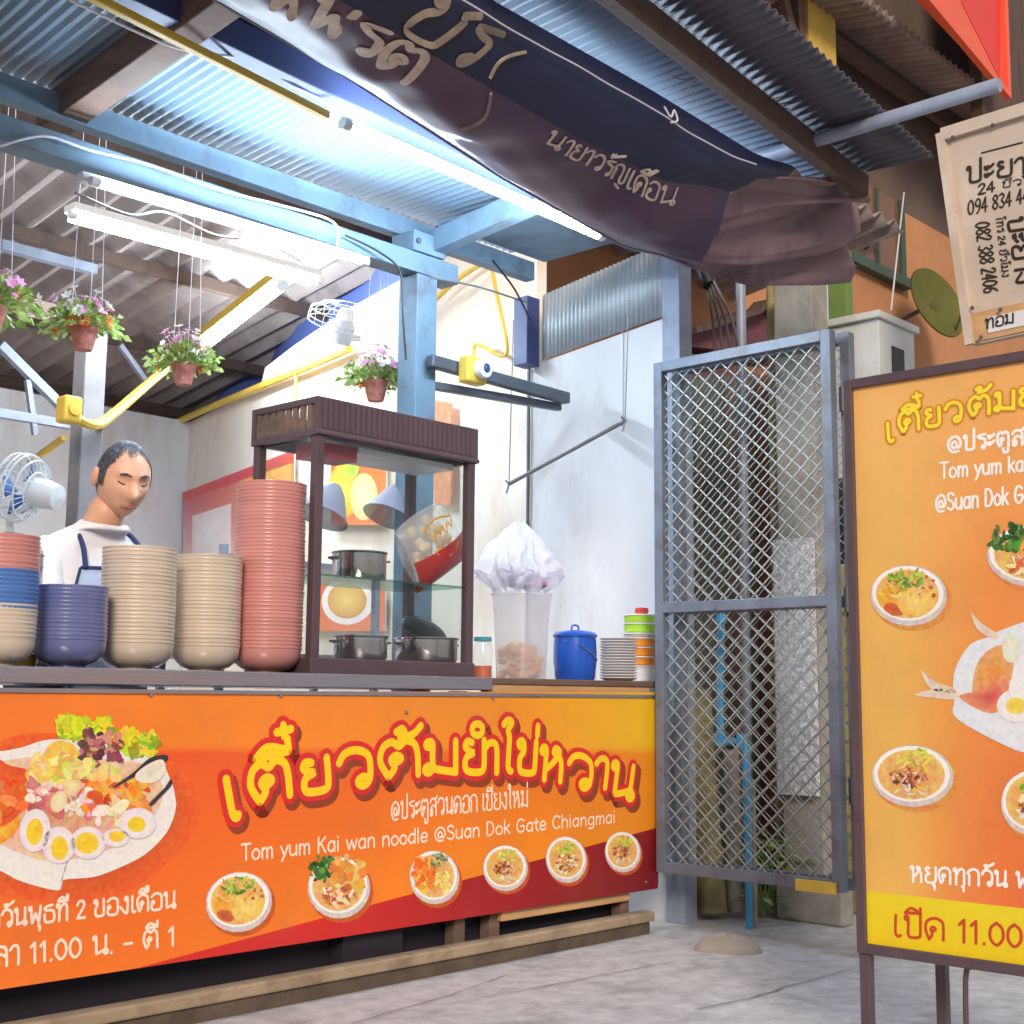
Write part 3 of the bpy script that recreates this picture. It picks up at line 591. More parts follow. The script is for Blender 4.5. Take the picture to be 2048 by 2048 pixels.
# ---- printed food
def food_mix(mb, mp, n, cx, cy, rx, ry, cols, lift, cnt, smin=.12, smax=.3):
    for i in range(cnt):
        a = random.uniform(0, 2*pi); q = sqrt(random.random())*.85
        c1 = random.choice(cols); c2 = tuple(min(255, max(0, v+random.randint(-28, 22))) for v in c1)
        s = random.uniform(smin, smax)
        flat_poly(mb, oval(cx+rx*q*cos(a), cy+ry*q*sin(a), rx*s, ry*s*random.uniform(.4, 1), random.uniform(0, pi), 9, .22), n, lift+.00012*i/ max(cnt, 1)*4, c1, c2, mp)
def bowl_print(par, cx, cy, rx, ry, kind, mp, n, tilt=0., nm='dish_picture'):
    g = MB()
    flat_poly(g, oval(cx+rx*.08, cy+ry*.16, rx*1.03, ry*1.03, tilt), n, .0010, (150, 60, 30) if par.name.startswith('counter') else (196, 120, 54), (206, 92, 34) if par.name.startswith('counter') else (226, 150, 74), mp)
    flat_poly(g, oval(cx, cy+ry*.05, rx, ry, tilt), n, .0014, (238, 226, 220), (212, 200, 198), mp)
    flat_poly(g, oval(cx-rx*.02, cy-ry*.02, rx*.93, ry*.9, tilt), n, .0017, (246, 240, 232), (250, 246, 242), mp)
    flat_poly(g, oval(cx-rx*.03, cy-ry*.0, rx*.82, ry*.8, tilt), n, .0020, (226, 150, 70), (236, 190, 110), mp)
    if kind == 'noodle':
        flat_poly(g, oval(cx-rx*.5, cy+ry*.12, rx*.3, ry*.4, .3, 12, .1), n, .0023, (232, 160, 50), (240, 190, 70), mp)
        flat_poly(g, oval(cx-rx*.38, cy+ry*.5, rx*.28, ry*.2, .3, 12, .1), n, .0024, (190, 84, 50), (214, 110, 60), mp)
        flat_poly(g, oval(cx+rx*.22, cy+ry*.22, rx*.5, ry*.5, -.3, 14, .05), n, .0026, (246, 214, 120), (240, 196, 96), mp)
        food_mix(g, mp, n, cx-rx*.1, cy-ry*.1, rx*.7, ry*.3, [(246, 214, 120), (236, 180, 70), (244, 224, 150), (220, 150, 60)], .0025, 30, .08, .2)
        food_mix(g, mp, n, cx+rx*.45, cy-ry*.2, rx*.35, ry*.45, [(214, 110, 60), (240, 170, 110), (200, 90, 60)], .0026, 12, .08, .2)
        food_mix(g, mp, n, cx-rx*.05, cy-ry*.5, rx*.6, ry*.32, [(110, 160, 50), (150, 190, 70), (206, 214, 90), (88, 134, 44)], .0028, 46, .08, .24)
    elif kind == 'salad':
        food_mix(g, mp, n, cx-rx*.5, cy-ry*.55, rx*.5, ry*.5, [(70, 116, 50), (40, 84, 40), (100, 150, 60)], .0023, 46)
        food_mix(g, mp, n, cx+rx*.25, cy-ry*.4, rx*.6, ry*.7, [(240, 170, 70), (236, 140, 60), (246, 200, 110)], .0028, 50)
        food_mix(g, mp, n, cx, cy+ry*.3, rx*.6, ry*.4, [(246, 226, 160), (190, 90, 60), (250, 240, 220), (220, 120, 70)], .0034, 46)
    elif kind == 'shrimp':
        food_mix(g, mp, n, cx-rx*.35, cy-ry*.1, rx*.6, ry*.7, [(244, 150, 50), (240, 120, 40), (250, 190, 80)], .0023, 50)
        food_mix(g, mp, n, cx+rx*.15, cy-ry*.6, rx*.4, ry*.3, [(150, 160, 120), (190, 190, 150), (110, 120, 90)], .0030, 26)
        food_mix(g, mp, n, cx+rx*.35, cy+ry*.25, rx*.4, ry*.5, [(244, 214, 110), (250, 230, 150)], .0034, 30)
    elif kind == 'pork':
        food_mix(g, mp, n, cx+rx*.1, cy-ry*.5, rx*.5, ry*.3, [(170, 196, 70), (220, 210, 90), (240, 220, 120)], .0023, 36)
        food_mix(g, mp, n, cx-rx*.1, cy+ry*.05, rx*.55, ry*.35, [(130, 60, 50), (170, 90, 70), (200, 120, 90), (240, 210, 190)], .0028, 50, .08, .2)
        food_mix(g, mp, n, cx, cy+ry*.5, rx*.5, ry*.22, [(240, 226, 206), (232, 190, 120)], .0034, 26)
    else:
        food_mix(g, mp, n, cx, cy-ry*.45, rx*.5, ry*.3, [(120, 170, 60), (190, 206, 90), (236, 214, 90)], .0023, 40)
        food_mix(g, mp, n, cx, cy+ry*.2, rx*.6, ry*.5, [(240, 226, 206), (150, 90, 50), (206, 120, 60), (246, 230, 190)], .0028, 60, .08, .2)
    return g.build(nm, M['foodprint'], par)
for cx, cy, rx, ry, kd, tl in ((477, 1801, 67, 60, 'noodle', -.25), (677, 1772, 63, 62, 'salad', -.2), (868, 1752, 50, 54, 'shrimp', -.2), (1010, 1734, 45, 46, 'pork', -.2), (1132, 1717, 41, 47, 'mix', -.2), (1245, 1702, 36, 41, 'pork', -.15)):
    bowl_print(r, cx, cy, rx, ry, kd, bm, BN, tl)
# the big platter
g = MB()
def o4(x, y): return (x*.20704, 1400+y*.20704)
def P4(pts): return closed([o4(*p) for p in pts]) if len(pts) < 20 else [o4(*p) for p in pts]
flat_poly(g, P4([(0, 400), (600, 330), (1500, 500), (1900, 900), (1850, 1300), (1400, 1750), (900, 1960), (500, 1960), (-500, 1700), (-600, 900)]), BN, .0006, (112, 50, 40), (240, 100, 38), bm)
flat_poly(g, P4([(-700, 1100), (-300, 600), (200, 460), (500, 380), (1000, 420), (1500, 560), (1640, 760), (1690, 930), (1690, 1080), (1600, 1290), (1400, 1490), (1150, 1620), (900, 1710), (600, 1740), (560, 1840), (200, 1750), (0, 1650), (-400, 1500)]), BN, .0010, (236, 226, 220), (240, 236, 232), bm)
flat_poly(g, P4([(-600, 1050), (-300, 700), (200, 560), (800, 560), (1400, 620), (1560, 820), (1500, 1100), (1100, 1420), (500, 1560), (0, 1400), (-300, 1300)]), BN, .0014, (214, 140, 90), (236, 200, 170), bm)
# fried egg / orange meat at left
flat_poly(g, P4([(-700, 800), (-200, 480), (60, 620), (260, 680), (330, 850), (200, 1080), (20, 1240), (-300, 1300)]), BN, .0017, (240, 116, 40), (226, 84, 40), bm)
flat_poly(g, P4([(-300, 1280), (40, 1210), (180, 1120), (140, 1290), (-60, 1400)]), BN, .0018, (246, 190, 60), (240, 150, 50), bm)
# noodles, cabbage
flat_poly(g, P4([(240, 700), (380, 560), (520, 400), (720, 440), (780, 640), (700, 820), (420, 860), (290, 800)]), BN, .0019, (246, 214, 100), (240, 190, 80), bm)
def cl(x0, y0, x1, y1, cols, cnt, s0, s1, lift):
    for i in range(cnt):
        x = random.uniform(x0, x1); y = random.uniform(y0, y1); s = random.uniform(s0, s1); k = random.choice(cols)
        q = oval(x, y, s, s*random.uniform(.4, .9), random.uniform(0, pi), 9, .3)
        flat_poly(g, P4(q), BN, lift+.0005*i/cnt, k, tuple(max(0, min(255, v+random.randint(-30, 25))) for v in k), bm)
cl(-400, 780, 240, 1160, [(240, 116, 40), (246, 150, 60), (226, 84, 40), (240, 130, 70)], 40, 40, 100, .0019)
cl(300, 560, 740, 820, [(246, 220, 120), (240, 196, 90), (250, 230, 160), (226, 206, 90)], 50, 30, 80, .0020)
cl(560, 180, 1040, 360, [(206, 214, 40), (170, 196, 36), (236, 220, 50)], 60, 30, 80, .0021)
cl(1050, 300, 1500, 520, [(216, 210, 50), (150, 180, 44), (240, 206, 60)], 60, 30, 75, .0021)
cl(780, 320, 1180, 620, [(140, 70, 80), (190, 120, 110), (214, 150, 130), (96, 60, 66)], 64, 22, 60, .0027)
cl(280, 800, 880, 1120, [(216, 140, 130), (240, 200, 180), (200, 110, 100), (246, 226, 210)], 60, 30, 80, .0030)
cl(800, 780, 1400, 1060, [(236, 120, 50), (246, 180, 80), (240, 150, 60), (214, 80, 40)], 70, 28, 85, .0030)
cl(620, 600, 1120, 760, [(226, 220, 90), (246, 200, 130), (240, 226, 140)], 20, 40, 80, .0034)
cl(940, 1000, 1200, 1180, [(246, 226, 190), (236, 190, 150), (250, 240, 226)], 12, 50, 90, .0034)
flat_poly(g, P4(oval(560, 980, 75, 110, .4)), BN, .0037, (244, 236, 196), (236, 214, 160), bm)
flat_poly(g, P4(oval(680, 830, 90, 90, .4)), BN, .0037, (244, 226, 170), (236, 200, 140), bm)
# mussel shells
flat_poly(g, P4([(1280, 700), (1440, 560), (1600, 530), (1590, 600), (1380, 700), (1060, 860)]), BN, .0036, (44, 40, 50), (60, 54, 60), bm)
flat_poly(g, P4([(1300, 720), (1420, 620), (1560, 575), (1590, 690), (1500, 790), (1340, 790)]), BN, .0039, (226, 216, 196), (240, 230, 210), bm)
flat_poly(g, P4([(1440, 990), (1600, 830), (1640, 760), (1650, 820), (1540, 940), (1460, 1020)]), BN, .0039, (60, 44, 54), (70, 50, 60), bm)
# halved eggs
for x, y, a, b, yx, yy, ya, yb, ro in ((330, 1260, 150, 210, 325, 1270, 80, 130, .1), (560, 1400, 160, 180, 565, 1430, 85, 115, 0), (840, 1380, 170, 160, 830, 1380, 115, 105, 0), (1110, 1330, 130, 90, 1120, 1315, 80, 55, 0), (1320, 1190, 180, 150, 1310, 1200, 90, 75, 0)):
    flat_poly(g, P4(oval(x, y, a, b, ro)), BN, .0041, (250, 246, 244), (236, 222, 228), bm)
    flat_poly(g, P4(oval(yx, yy, ya, yb, ro)), BN, .0044, (244, 200, 20), (246, 210, 70), bm)
g.build('platter_picture', M['foodprint'], r)

# ================================================================== BOWL STACKS
def bowl_mesh(name, m, R, H=.072):
    g = MB()
    pr = [(0, .006), (.30*R, .006), (.32*R, 0), (.46*R, 0), (.48*R, .006), (.70*R, .014), (.86*R, .027), (.955*R, .043), (.978*R, .056), (.984*R, H-.0055), (1.0*R, H-.004), (1.004*R, H-.0025), (1.0*R, H),
          (.965*R, H), (.955*R, H-.006), (.94*R, .058), (.90*R, .044), (.80*R, .03), (.6*R, .018), (0, .012)]
    g.lathe(pr, (0, 0, 0), 40)
    return g.build(name, m)
protos = {}
def stack(px, Y, segs, R, step, label, group, tiltx=0.):
    """segs: list of (material key, count)"""
    x = at(px, 1340, Y=Y).x; k = 0
    for key, cnt, lab, grp in segs:
        for i in range(cnt):
            pk = (key, R)
            if pk not in protos:
                protos[pk] = bowl_mesh('bowl', M[key], R); o = protos[pk]
            else:
                o = protos[pk].copy(); COL.objects.link(o)
            o.location = (x+random.uniform(-.0007, .0007)+tiltx*k+.0012*sin(k*.2+px), Y+random.uniform(-.0007, .0007), .8425+k*step+random.uniform(-.0005, .0005)*(k > 0))
            o.rotation_euler = (0, 0, random.uniform(0, 6))
            tag(o, lab, 'bowl', grp); k += 1
stack(532, 3.11, [('pinkbowl', 45, 'pink melamine bowl nested in the tallest stack touching the display cabinet', 'pink bowls in the tall stack by the cabinet')], .099, .0105, '', '')
stack(410, 3.12, [('beigebowl', 25, 'beige melamine bowl nested in the narrower stack between wider beige bowls and pink bowls', 'beige bowls in the narrower stack')], .091, .0100, '', '')
stack(270, 3.09, [('beigebowl', 25, 'beige melamine bowl nested in the wide stack right beside the periwinkle bowls', 'beige bowls in the wide stack')], .0945, .0100, '', '')
stack(135, 3.06, [('bluebowl', 14, 'periwinkle blue melamine bowl nested in the low plain stack before the man', 'periwinkle bowls in the low stack')], .0895, .0098, '', '')
stack(-6, 3.02, [('beigebowl', 8, 'beige bowl at the bottom of the three coloured stack at the picture edge', 'beige bowls under the blue ones in the mixed stack'),
                 ('skybowl', 8, 'bright blue bowl in the middle of the three coloured stack at the picture edge', 'blue bowls in the mixed stack'),
                 ('pinkbowl', 8, 'pink bowl at the top of the three coloured stack at the picture edge', 'pink bowls on top of the mixed stack')], .0815, .0100, '', '')
q = at(45, 1332, Y=3.15); g = MB(); g.lathe([(0, 0), (.03, 0), (.034, .02), (.03, .035), (0, .04)], (q.x, 3.15, .8425), 20)
tag(g.build('lemon', M['yellow']), 'small yellow lemon on the steel counter between two bowl stacks', 'lemon')

# ================================================================== DISPLAY CABINET
cx0, cx1, cy0, cy1, cz0, cz1 = 2.418, 3.062, 3.0, 3.30, .8425, 1.632
r = thing('display_cabinet', ((cx0+cx1)/2, (cy0+cy1)/2, cz0), 'brown framed glass display cabinet standing on the counter with pots inside', 'cabinet')
pw = .028
for x in (cx0, cx1-pw):
    for y in (cy0, cy1-pw):
        g = MB(); g.box(x, x+pw, y, y+pw, cz0+.002, cz1-.112); g.build('post', M['brown'], r, bevel=.002)
g = MB(); g.box(cx0-.004, cx1+.004, cy0-.004, cy1+.004, cz0, cz0+.045)
g.build('base', M['brown'], r, bevel=.003)
g = MB(); z0 = cz1-.112
g.box(cx0-.006, cx1+.006, cy0-.006, cy0+.012, z0, cz1); g.box(cx0-.006, cx1+.006, cy1-.012, cy1+.006, z0, cz1); g.box(cx1-.012, cx1+.0062, cy0+.012, cy1-.012, z0, cz1)
g.box(cx0-.0064, cx0+.01, cy0+.012, cy1-.012, z0, z0+.02); g.box(cx0-.0064, cx0+.01, cy0+.012, cy1-.012, cz1-.02, cz1)
g.box(cx0+.011, cx1-.013, cy0+.013, cy1-.013, z0+.03, z0+.036)
g.box(cx0-.0095, cx1+.0095, cy0-.0095, cy0-.0062, z0+.002, z0+.014)
g.build('canopy', M['brown'], r, bevel=.002)
g = MB()
for i in range(30):
    x = cx0+.012+i*.0208; g.box(x, x+.012, cy0-.0085, cy0-.0062, z0+.022, cz1-.006)
g.build('ribbed_fascia', M['brown'], r)
for i in range(8):
    y = cy0+.024+i*.034; g = MB(); g.box(cx0-.004, cx0+.006, y, y+.02, z0+.021, cz1-.021); g.build('slat', M['wood'], r)
zs = at(640, 1150, Y=3.0).z
g = MB(); g.box(cx0+.03, cx1-.03, cy0+.01, cy1-.012, zs, zs+.006); g.build('shelf', M['edgeglass'], r)
g = MB(); g.box(cx0+pw, cx1-pw, cy0+.012, cy0+.015, cz0+.046, z0-.001); g.build('front_pane', M['glass'], r)
g = MB(); g.box(cx0+.010, cx0+.013, cy0+pw, cy1-pw, cz0+.046, z0-.001); g.build('side_pane', M['glass'], r)
g = MB(); g.box(cx1-.013, cx1-.010, cy0+pw, cy1-pw, cz0+.046, z0-.001); g.build('side_pane', M['glass'], r)
g = MB(); g.box(cx0+.05, cx0+.20, cy0+.06, cy0+.16, z0-.048, z0-.004); g.build('lamp_housing', mat('maroon_housing', (168, 70, 84), rough=.5), r)
g = MB(); g.box(cx0+.20, cx1-.05, cy0+.05, cy0+.22, z0-.022, z0-.004); g.build('inner_tray', M['whitepaint'], r)
# things inside
def pot(px, Y, rad, h, z, lab, m='chrome', hand=True, name='pot'):
    x = at(px, 1250, Y=Y).x; t = thing(name, (x, Y, z), lab, 'pot')
    g = MB(); g.lathe([(0, .001), (rad*.94, .001), (rad, .01), (rad, h-.004), (rad*1.05, h), (rad*1.05, h+.003), (rad*.97, h+.002), (rad*.97, .012), (0, .008)], (x, Y, z), 36); g.build('body', M[m], t)
    if hand:
        for sgn in (-1, 1):
            g = MB(); a = [(x+sgn*rad*.98, Y-.025, z+h*.75), (x+sgn*(rad+.02), Y-.022, z+h*.78), (x+sgn*(rad+.02), Y+.022, z+h*.78), (x+sgn*rad*.98, Y+.025, z+h*.75)]
            g.tube(a, .004, 6); g.build('handle', M[m], t)
    return t, x
pot(716, 3.14, .082, .085, zs+.007, 'steel pot on the glass shelf of the cabinet beside the red snack bag', 'chrome')
pot(722, 3.12, .080, .070, cz0+.046, 'low steel pot on the cabinet floor under the glass shelf, nearest the bowls', 'chrome')
wp, _ = pot(854, 3.13, .098, .074, cz0+.046, 'wider steel pot on the cabinet floor with a dark lid leaning above', 'chrome')
x = at(850, 1260, Y=3.19).x
t = wp
Mx = Matrix.Rotation(radians(38), 3, 'X')
g = MB(); g.lathe([(0, .018), (.04, .016), (.075, .006), (.082, 0), (.079, -.002)], (x, 3.19, cz0+.150), 32, Mx); t = g.build('lid', M['black'], t)
g = MB(); g.lathe([(0, .012), (.04, .010), (.07, .002), (.075, -.001)], (x, 3.19, cz0+.146), 32, Mx); g.build('inside', M['teal'], t)
# snack bag
q = at(866, 1110, Y=3.12)
t = thing('snack_bag', (q.x, 3.12, zs+.007), 'clear bag of crisps with red base and orange print on the glass shelf', 'bag')
Mb = Matrix.Rotation(radians(-32), 3, 'Y')
g = MB(); rows = []
cb = Vector((q.x+.0, 3.14, zs+.150)); Mb = Mb @ Matrix.Diagonal((1.34, 1.25, 1.28))
for i in range(13):
    a = -1+2*i/12; rows.append([])
    for j in range(25):
        th = 2*pi*j/24; ww = .10*(1-.12*abs(a)**3); dd = .055*sqrt(max(0, 1-.92*a*a))*(1+.12*sin(5*th+i))
        rows[-1].append(cb+Mb@Vector((a*.088, dd*sin(th), ww*cos(th)*.82)))
g.grid(rows); g.build('sleeve', mat('clear_film', (244, 240, 240), rough=.2, var=.03, alpha=.30, transl=.3, bump=.4, bs=30), t)
g = MB(); rows = []
for i in range(13):
    a = -1+2*i/12; rows.append([])
    for j in range(15):
        th = pi*.86+pi*.62*j/14; dd = .066*sqrt(max(.10, 1-.8*a*a))
        rows[-1].append(cb+Mb@Vector((a*.092, dd*sin(th), .085*cos(th)*1.02-.004)))
g.grid(rows); g.build('red_base', M['redpkt'], t)
g = MB()
for i in range(26):
    a = random.uniform(-.7, .7); th = random.uniform(0, 2*pi)
    g.blob(cb+Mb@Vector((a*.07, .02*sin(th), .055*cos(th))), .018, .012, .018, 7, 5, .25)
g.build('crisps', mat('pale_crisps', (232, 214, 176), rough=.8, var=.15), t)
g = MB(); n_ = Mb@Vector((0, -1, 0))
def sb(u, v): return cb+Mb@Vector((u, -.0625+.5*(u*u+v*v)*3, v))
for a in range(4):
    put_stroke(g, [sb(-.035+.022*a, .035), sb(-.028+.022*a, .015+.006*(a % 2)), sb(-.02+.022*a, .036)], .008, n_)
put_stroke(g, [sb(-.03, -.012), sb(.0, -.03), sb(.03, -.02)], .024, n_); put_stroke(g, smoothp([sb(-.05, .05), sb(0, .062), sb(.05, .045)], 4), .006, n_)
g.build('printed_letters', M['orangeprint'], t)

# ================================================================== RIGHT END OF THE COUNTER
q = at(1042, 1345, Y=3.12); t = thing('plastic_tub', (q.x, 3.12, .8425), 'clear square plastic tub part filled with fried crackling on the counter', 'tub')
g = MB(); a, b, h = .064, .080, at(1042, 1186, Y=3.1).z-.8425
def rect(rad, z, k=5):
    out = []
    for cx_, cy_, a0 in ((1, 1, 0), (-1, 1, 90), (-1, -1, 180), (1, -1, 270)):
        for i in range(k): th = radians(a0+90*i/(k-1)); out.append(Vector((q.x+cx_*(rad-.016)+.016*cos(th), 3.12+cy_*(rad-.016)+.016*sin(th), z)))
    return out+[out[0]]
g.grid([rect(a-.004, .8435), rect(a, .846), rect(a+.006, .8425+h*.7), rect(b-.004, .8425+h-.008), rect(b, .8425+h-.006), rect(b, .8425+h)]); g.build('walls', M['clear'], t)
g = MB()
for i in range(110): g.blob((q.x+random.uniform(-.05, .05), 3.12+random.uniform(-.05, .05), .855+random.random()**1.3*.10), .017, .012, .012, 7, 5, .3, Matrix.Rotation(random.uniform(0, 3), 3, 'X'))
g.build('crackling', M['crisp'], t)
# bag bundle on the tub
cb = Vector((q.x-.005, 3.125, .8425+h+.003)); t = thing('plastic_bag', cb, 'puffed white plastic bag gathered on top of the clear tub', 'bag')
g = MB(); rows = []
for i in range(34):
    v = i/33; rows.append([])
    for j in range(97):
        th = 2*pi*j/96
        rad = (.085+.05*sin(min(1, v*5)*pi/2)) if v < .2 else .135*(1-((v-.2)/.8)**1.5)+.014
        rad *= 1.14*(1+.10*sin(5*th+3*v)+.07*sin(11*th+7*v)+.05*sin(17*th-9*v)+.035*sin(29*th+13*v)+.03*sin(23*th-21*v))
        z = 1.12*(v*.20 if v > .2 else v*.20-.012*sin(7*th)*(1-v*5))+.012*sin(9*th+5*v)
        rows[-1].append(cb+Vector((rad*cos(th)*.92, rad*sin(th)*.75, .01+z)))
g.grid(rows); g.build('film', M['bag'], t)
g = MB()
for i in range(26):
    th = random.uniform(0, 2*pi); rr = random.uniform(.02, .095); g.k = i % 4
    g.blob(cb+Vector((rr*cos(th), rr*sin(th)*.75, .02+random.uniform(0, .07))), .022, .02, .013, 8, 5, .25)
g.build('contents', [M['whifl'], mat('lilac_wrap', (176, 170, 216), rough=.4), M['pinkfl'], M['whiteplate']], t)
# blue pot
q = at(1150, 1348, Y=3.1); R_ = .077; t = thing('enamel_pot', (q.x, 3.1, .8425), 'bright blue enamel lidded can with a wire handle on the counter', 'pot')
h = at(1150, 1272, Y=3.1).z-.8425
g = MB(); g.lathe([(0, .001), (R_*.86, .001), (R_*.92, .012), (R_, h*.45), (R_*.99, h*.8), (R_*.95, h-.004), (R_*.95, h)], (q.x, 3.1, .8425), 36); g.build('body', M['bluepot'], t)
g = MB(); g.lathe([(R_*1.02, h-.004), (R_*1.03, h+.004), (R_*.9, h+.013), (R_*.4, h+.02), (0, h+.022)], (q.x, 3.1, .8425), 36); lid = g.build('lid', M['bluepot'], t)
g = MB(); g.tube(smoothp([(q.x-.02, 3.1, .8425+h+.019), (q.x-.014, 3.1, .8425+h+.036), (q.x+.014, 3.1, .8425+h+.036), (q.x+.02, 3.1, .8425+h+.019)], 4), .0035, 8); g.build('knob', M['bluepot'], lid)
g = MB(); g.tube(smoothp([(q.x-R_*.98, 3.09, .8425+h*.9), (q.x-.5*R_, 3.1-R_*.92, .8425+h*.72), (q.x+.3*R_, 3.1-R_*1.02, .8425+h*.5), (q.x+R_*.95, 3.1-R_*.4, .8425+h*.42)], 6), .0018, 6); g.build('handle', M['chrome'], t)
# plates
q = at(1237, 1350, Y=2.985); pr = None
for i in range(15):
    if pr is None:
        g = MB(); g.lathe([(0, .002), (.034, .002), (.036, 0), (.042, .001), (.056, .008), (.0605, .0105), (.0605, .0125), (.055, .0105), (.04, .004), (0, .004)], (0, 0, 0), 36); pr = g.build('plate', M['whiteplate']); o = pr
    else: o = pr.copy(); COL.objects.link(o)
    o.location = (q.x+random.uniform(-.001, .001), 2.985, .8425+i*.0098); o.scale = (1.1, 1.1, 1); tag(o, 'small white plate in the stack between the blue can and the lunch boxes', 'plate', 'white plates stacked on the counter')
# stacked food boxes
q = at(1279, 1348, Y=3.08); z = .8425
for i, (m, hh, lab) in enumerate((('whiteplate', .05, 'white round food box at the bottom of the tower beside the gate'), ('orangepl', .028, 'orange round food box just above the white one in the tower'), ('orangepl', .028, 'orange round food box third from the bottom of the tower'), ('orangepl', .028, 'orange round food box directly under the pale lid in the tower'), ('beigebowl', .014, 'pale round lid between orange and lime boxes in the tower'), ('lime', .03, 'lower lime green food box in the tower beside the gate'), ('lime', .026, 'topmost lime green food box of the tower beside the gate'))):
    hh *= 1.2; t = thing('food_box', (q.x, 3.08, z), lab, 'food box', 'round food boxes stacked beside the gate')
    g = MB(); rr = .058; g.lathe([(0, 0.001), (rr-.006, .001), (rr-.003, .004), (rr-.001, hh-.006)], (q.x, 3.08, z), 32); g.build('body', M[m], t)
    g = MB(); g.lathe([(rr-.001, hh-.006), (rr+.003, hh-.005), (rr+.003, hh-.001), (rr-.004, hh), (0, hh)], (q.x, 3.08, z), 32); g.build('rim', M['whiteplate'], t)
    z += hh+.0005
g = MB(); g.lathe([(0, 0), (.02, 0), (.026, .01), (.024, .024), (0, .028)], (q.x+.015, 3.08, z), 18); tag(g.build('red_cup', mat('red_plastic', (190, 60, 52), rough=.4)), 'small red cup on top of the lime food boxes', 'cup')
# glass jar beside cabinet
q = at(965, 1340, Y=3.22); t = thing('jar', (q.x, 3.22, .8425), 'clear glass jar of red sauce between the cabinet and the plastic tub', 'jar')
g = MB(); g.lathe([(0, .002), (.032, .002), (.035, .01), (.035, .10), (.028, .118), (.028, .13)], (q.x, 3.22, .8425), 24); g.build('body', M['glass'], t)
g = MB(); g.lathe([(0, .004), (.031, .004), (.031, .045), (0, .045)], (q.x, 3.22, .8425), 20); g.build('sauce', mat('chilli_sauce', (206, 110, 84), rough=.4), t)
g = MB(); g.lathe([(.03, .128), (.03, .142), (0, .143)], (q.x, 3.22, .8425), 24); g.build('lid', M['teal'], t)

# ================================================================== MAN BEHIND THE COUNTER
def skin_mesh(vs, es, rs, lev=2):
    me = bpy.data.meshes.new('s'); me.from_pydata(vs, es, []); o = bpy.data.objects.new('s', me); COL.objects.link(o)
    o.modifiers.new('k', 'SKIN'); sv = me.skin_vertices[0].data
    for i, rr in enumerate(rs): sv[i].radius = rr if isinstance(rr, tuple) else (rr, rr); sv[i].use_root = i == 0
    s = o.modifiers.new('u', 'SUBSURF'); s.levels = lev; s.render_levels = lev
    bpy.context.view_layer.update(); dg = bpy.context.evaluated_depsgraph_get()
    out = bpy.data.meshes.new_from_object(o.evaluated_get(dg)); bpy.data.objects.remove(o); bpy.data.meshes.remove(me)
    V = [v.co.copy() for v in out.vertices]; Fc = [list(p.vertices) for p in out.polygons]; bpy.data.meshes.remove(out)
    return V, Fc
HEAD = at(246, 958, Y=3.66)
man = thing('person', (HEAD.x-.01, 3.81, .0), 'man in white t-shirt and pale blue apron looking down behind the bowl stacks', 'person')
B0 = Vector(man.location); zh = HEAD.z
lean = lambda z: Vector((B0.x, B0.y, z))
def bp(x, y, z): return (B0.x+x, B0.y+y, z)
S = zh-.158      # shoulder height
N1 = HEAD+Vector((-.022, .060, -.112)); N2 = HEAD+Vector((-.008, .035, -.055))
body_v = [bp(0, .04, .86), bp(0, .03, 1.0), bp(0, .0, S-.17), bp(-.01, -.02, S-.07), tuple(N1), tuple(N2),
          bp(-.10, -.02, S-.06), bp(-.16, -.02, S-.09), bp(-.20, -.09, S-.29), bp(-.15, -.30, S-.34),
          bp(.10, -.02, S-.06), bp(.16, -.02, S-.09), bp(.20, -.09, S-.29), bp(.15, -.30, S-.33),
          bp(-.10, .03, .80), bp(-.11, .0, .45), bp(-.11, .03, .08), bp(-.11, -.10, .04),
          bp(.10, .03, .80), bp(.11, .0, .45), bp(.11, .03, .08), bp(.11, -.10, .04)]
body_e = [(0, 1), (1, 2), (2, 3), (3, 4), (4, 5), (3, 6), (6, 7), (7, 8), (8, 9), (3, 10), (10, 11), (11, 12), (12, 13), (0, 14), (14, 15), (15, 16), (16, 17), (0, 18), (18, 19), (19, 20), (20, 21)]
body_r = [.09, .085, .08, .06, .062, .058, .05, .045, .042, .030, .05, .045, .042, .030, .085, .06, .045, .035, .085, .06, .045, .035]
for sgn, wi in ((-1, 9), (1, 13)):
    wv = Vector(body_v[wi]); k = len(body_v); body_v.append(tuple(wv+Vector((-sgn*.03, -.06, -.015)))); body_e.append((wi, k)); body_r.append((.034, .02))
    for f in range(4):
        b_ = wv+Vector((-sgn*.03+(f-1.5)*.019, -.095, -.016)); k2 = len(body_v); ln = (.030, .036, .034, .027)[f]
        body_v += [tuple(b_), tuple(b_+Vector((0, -ln, -.012))), tuple(b_+Vector((0, -ln*1.5, -.035)))]; body_e += [(k, k2), (k2, k2+1), (k2+1, k2+2)]; body_r += [.0095, .0085, .0075]
    b_ = wv+Vector((-sgn*.062, -.05, -.015)); k2 = len(body_v); body_v += [tuple(b_), tuple(b_+Vector((-sgn*.012, -.03, -.012)))]; body_e += [(k, k2), (k2, k2+1)]; body_r += [.011, .009]
bv, bf = skin_mesh(body_v, body_e, body_r)
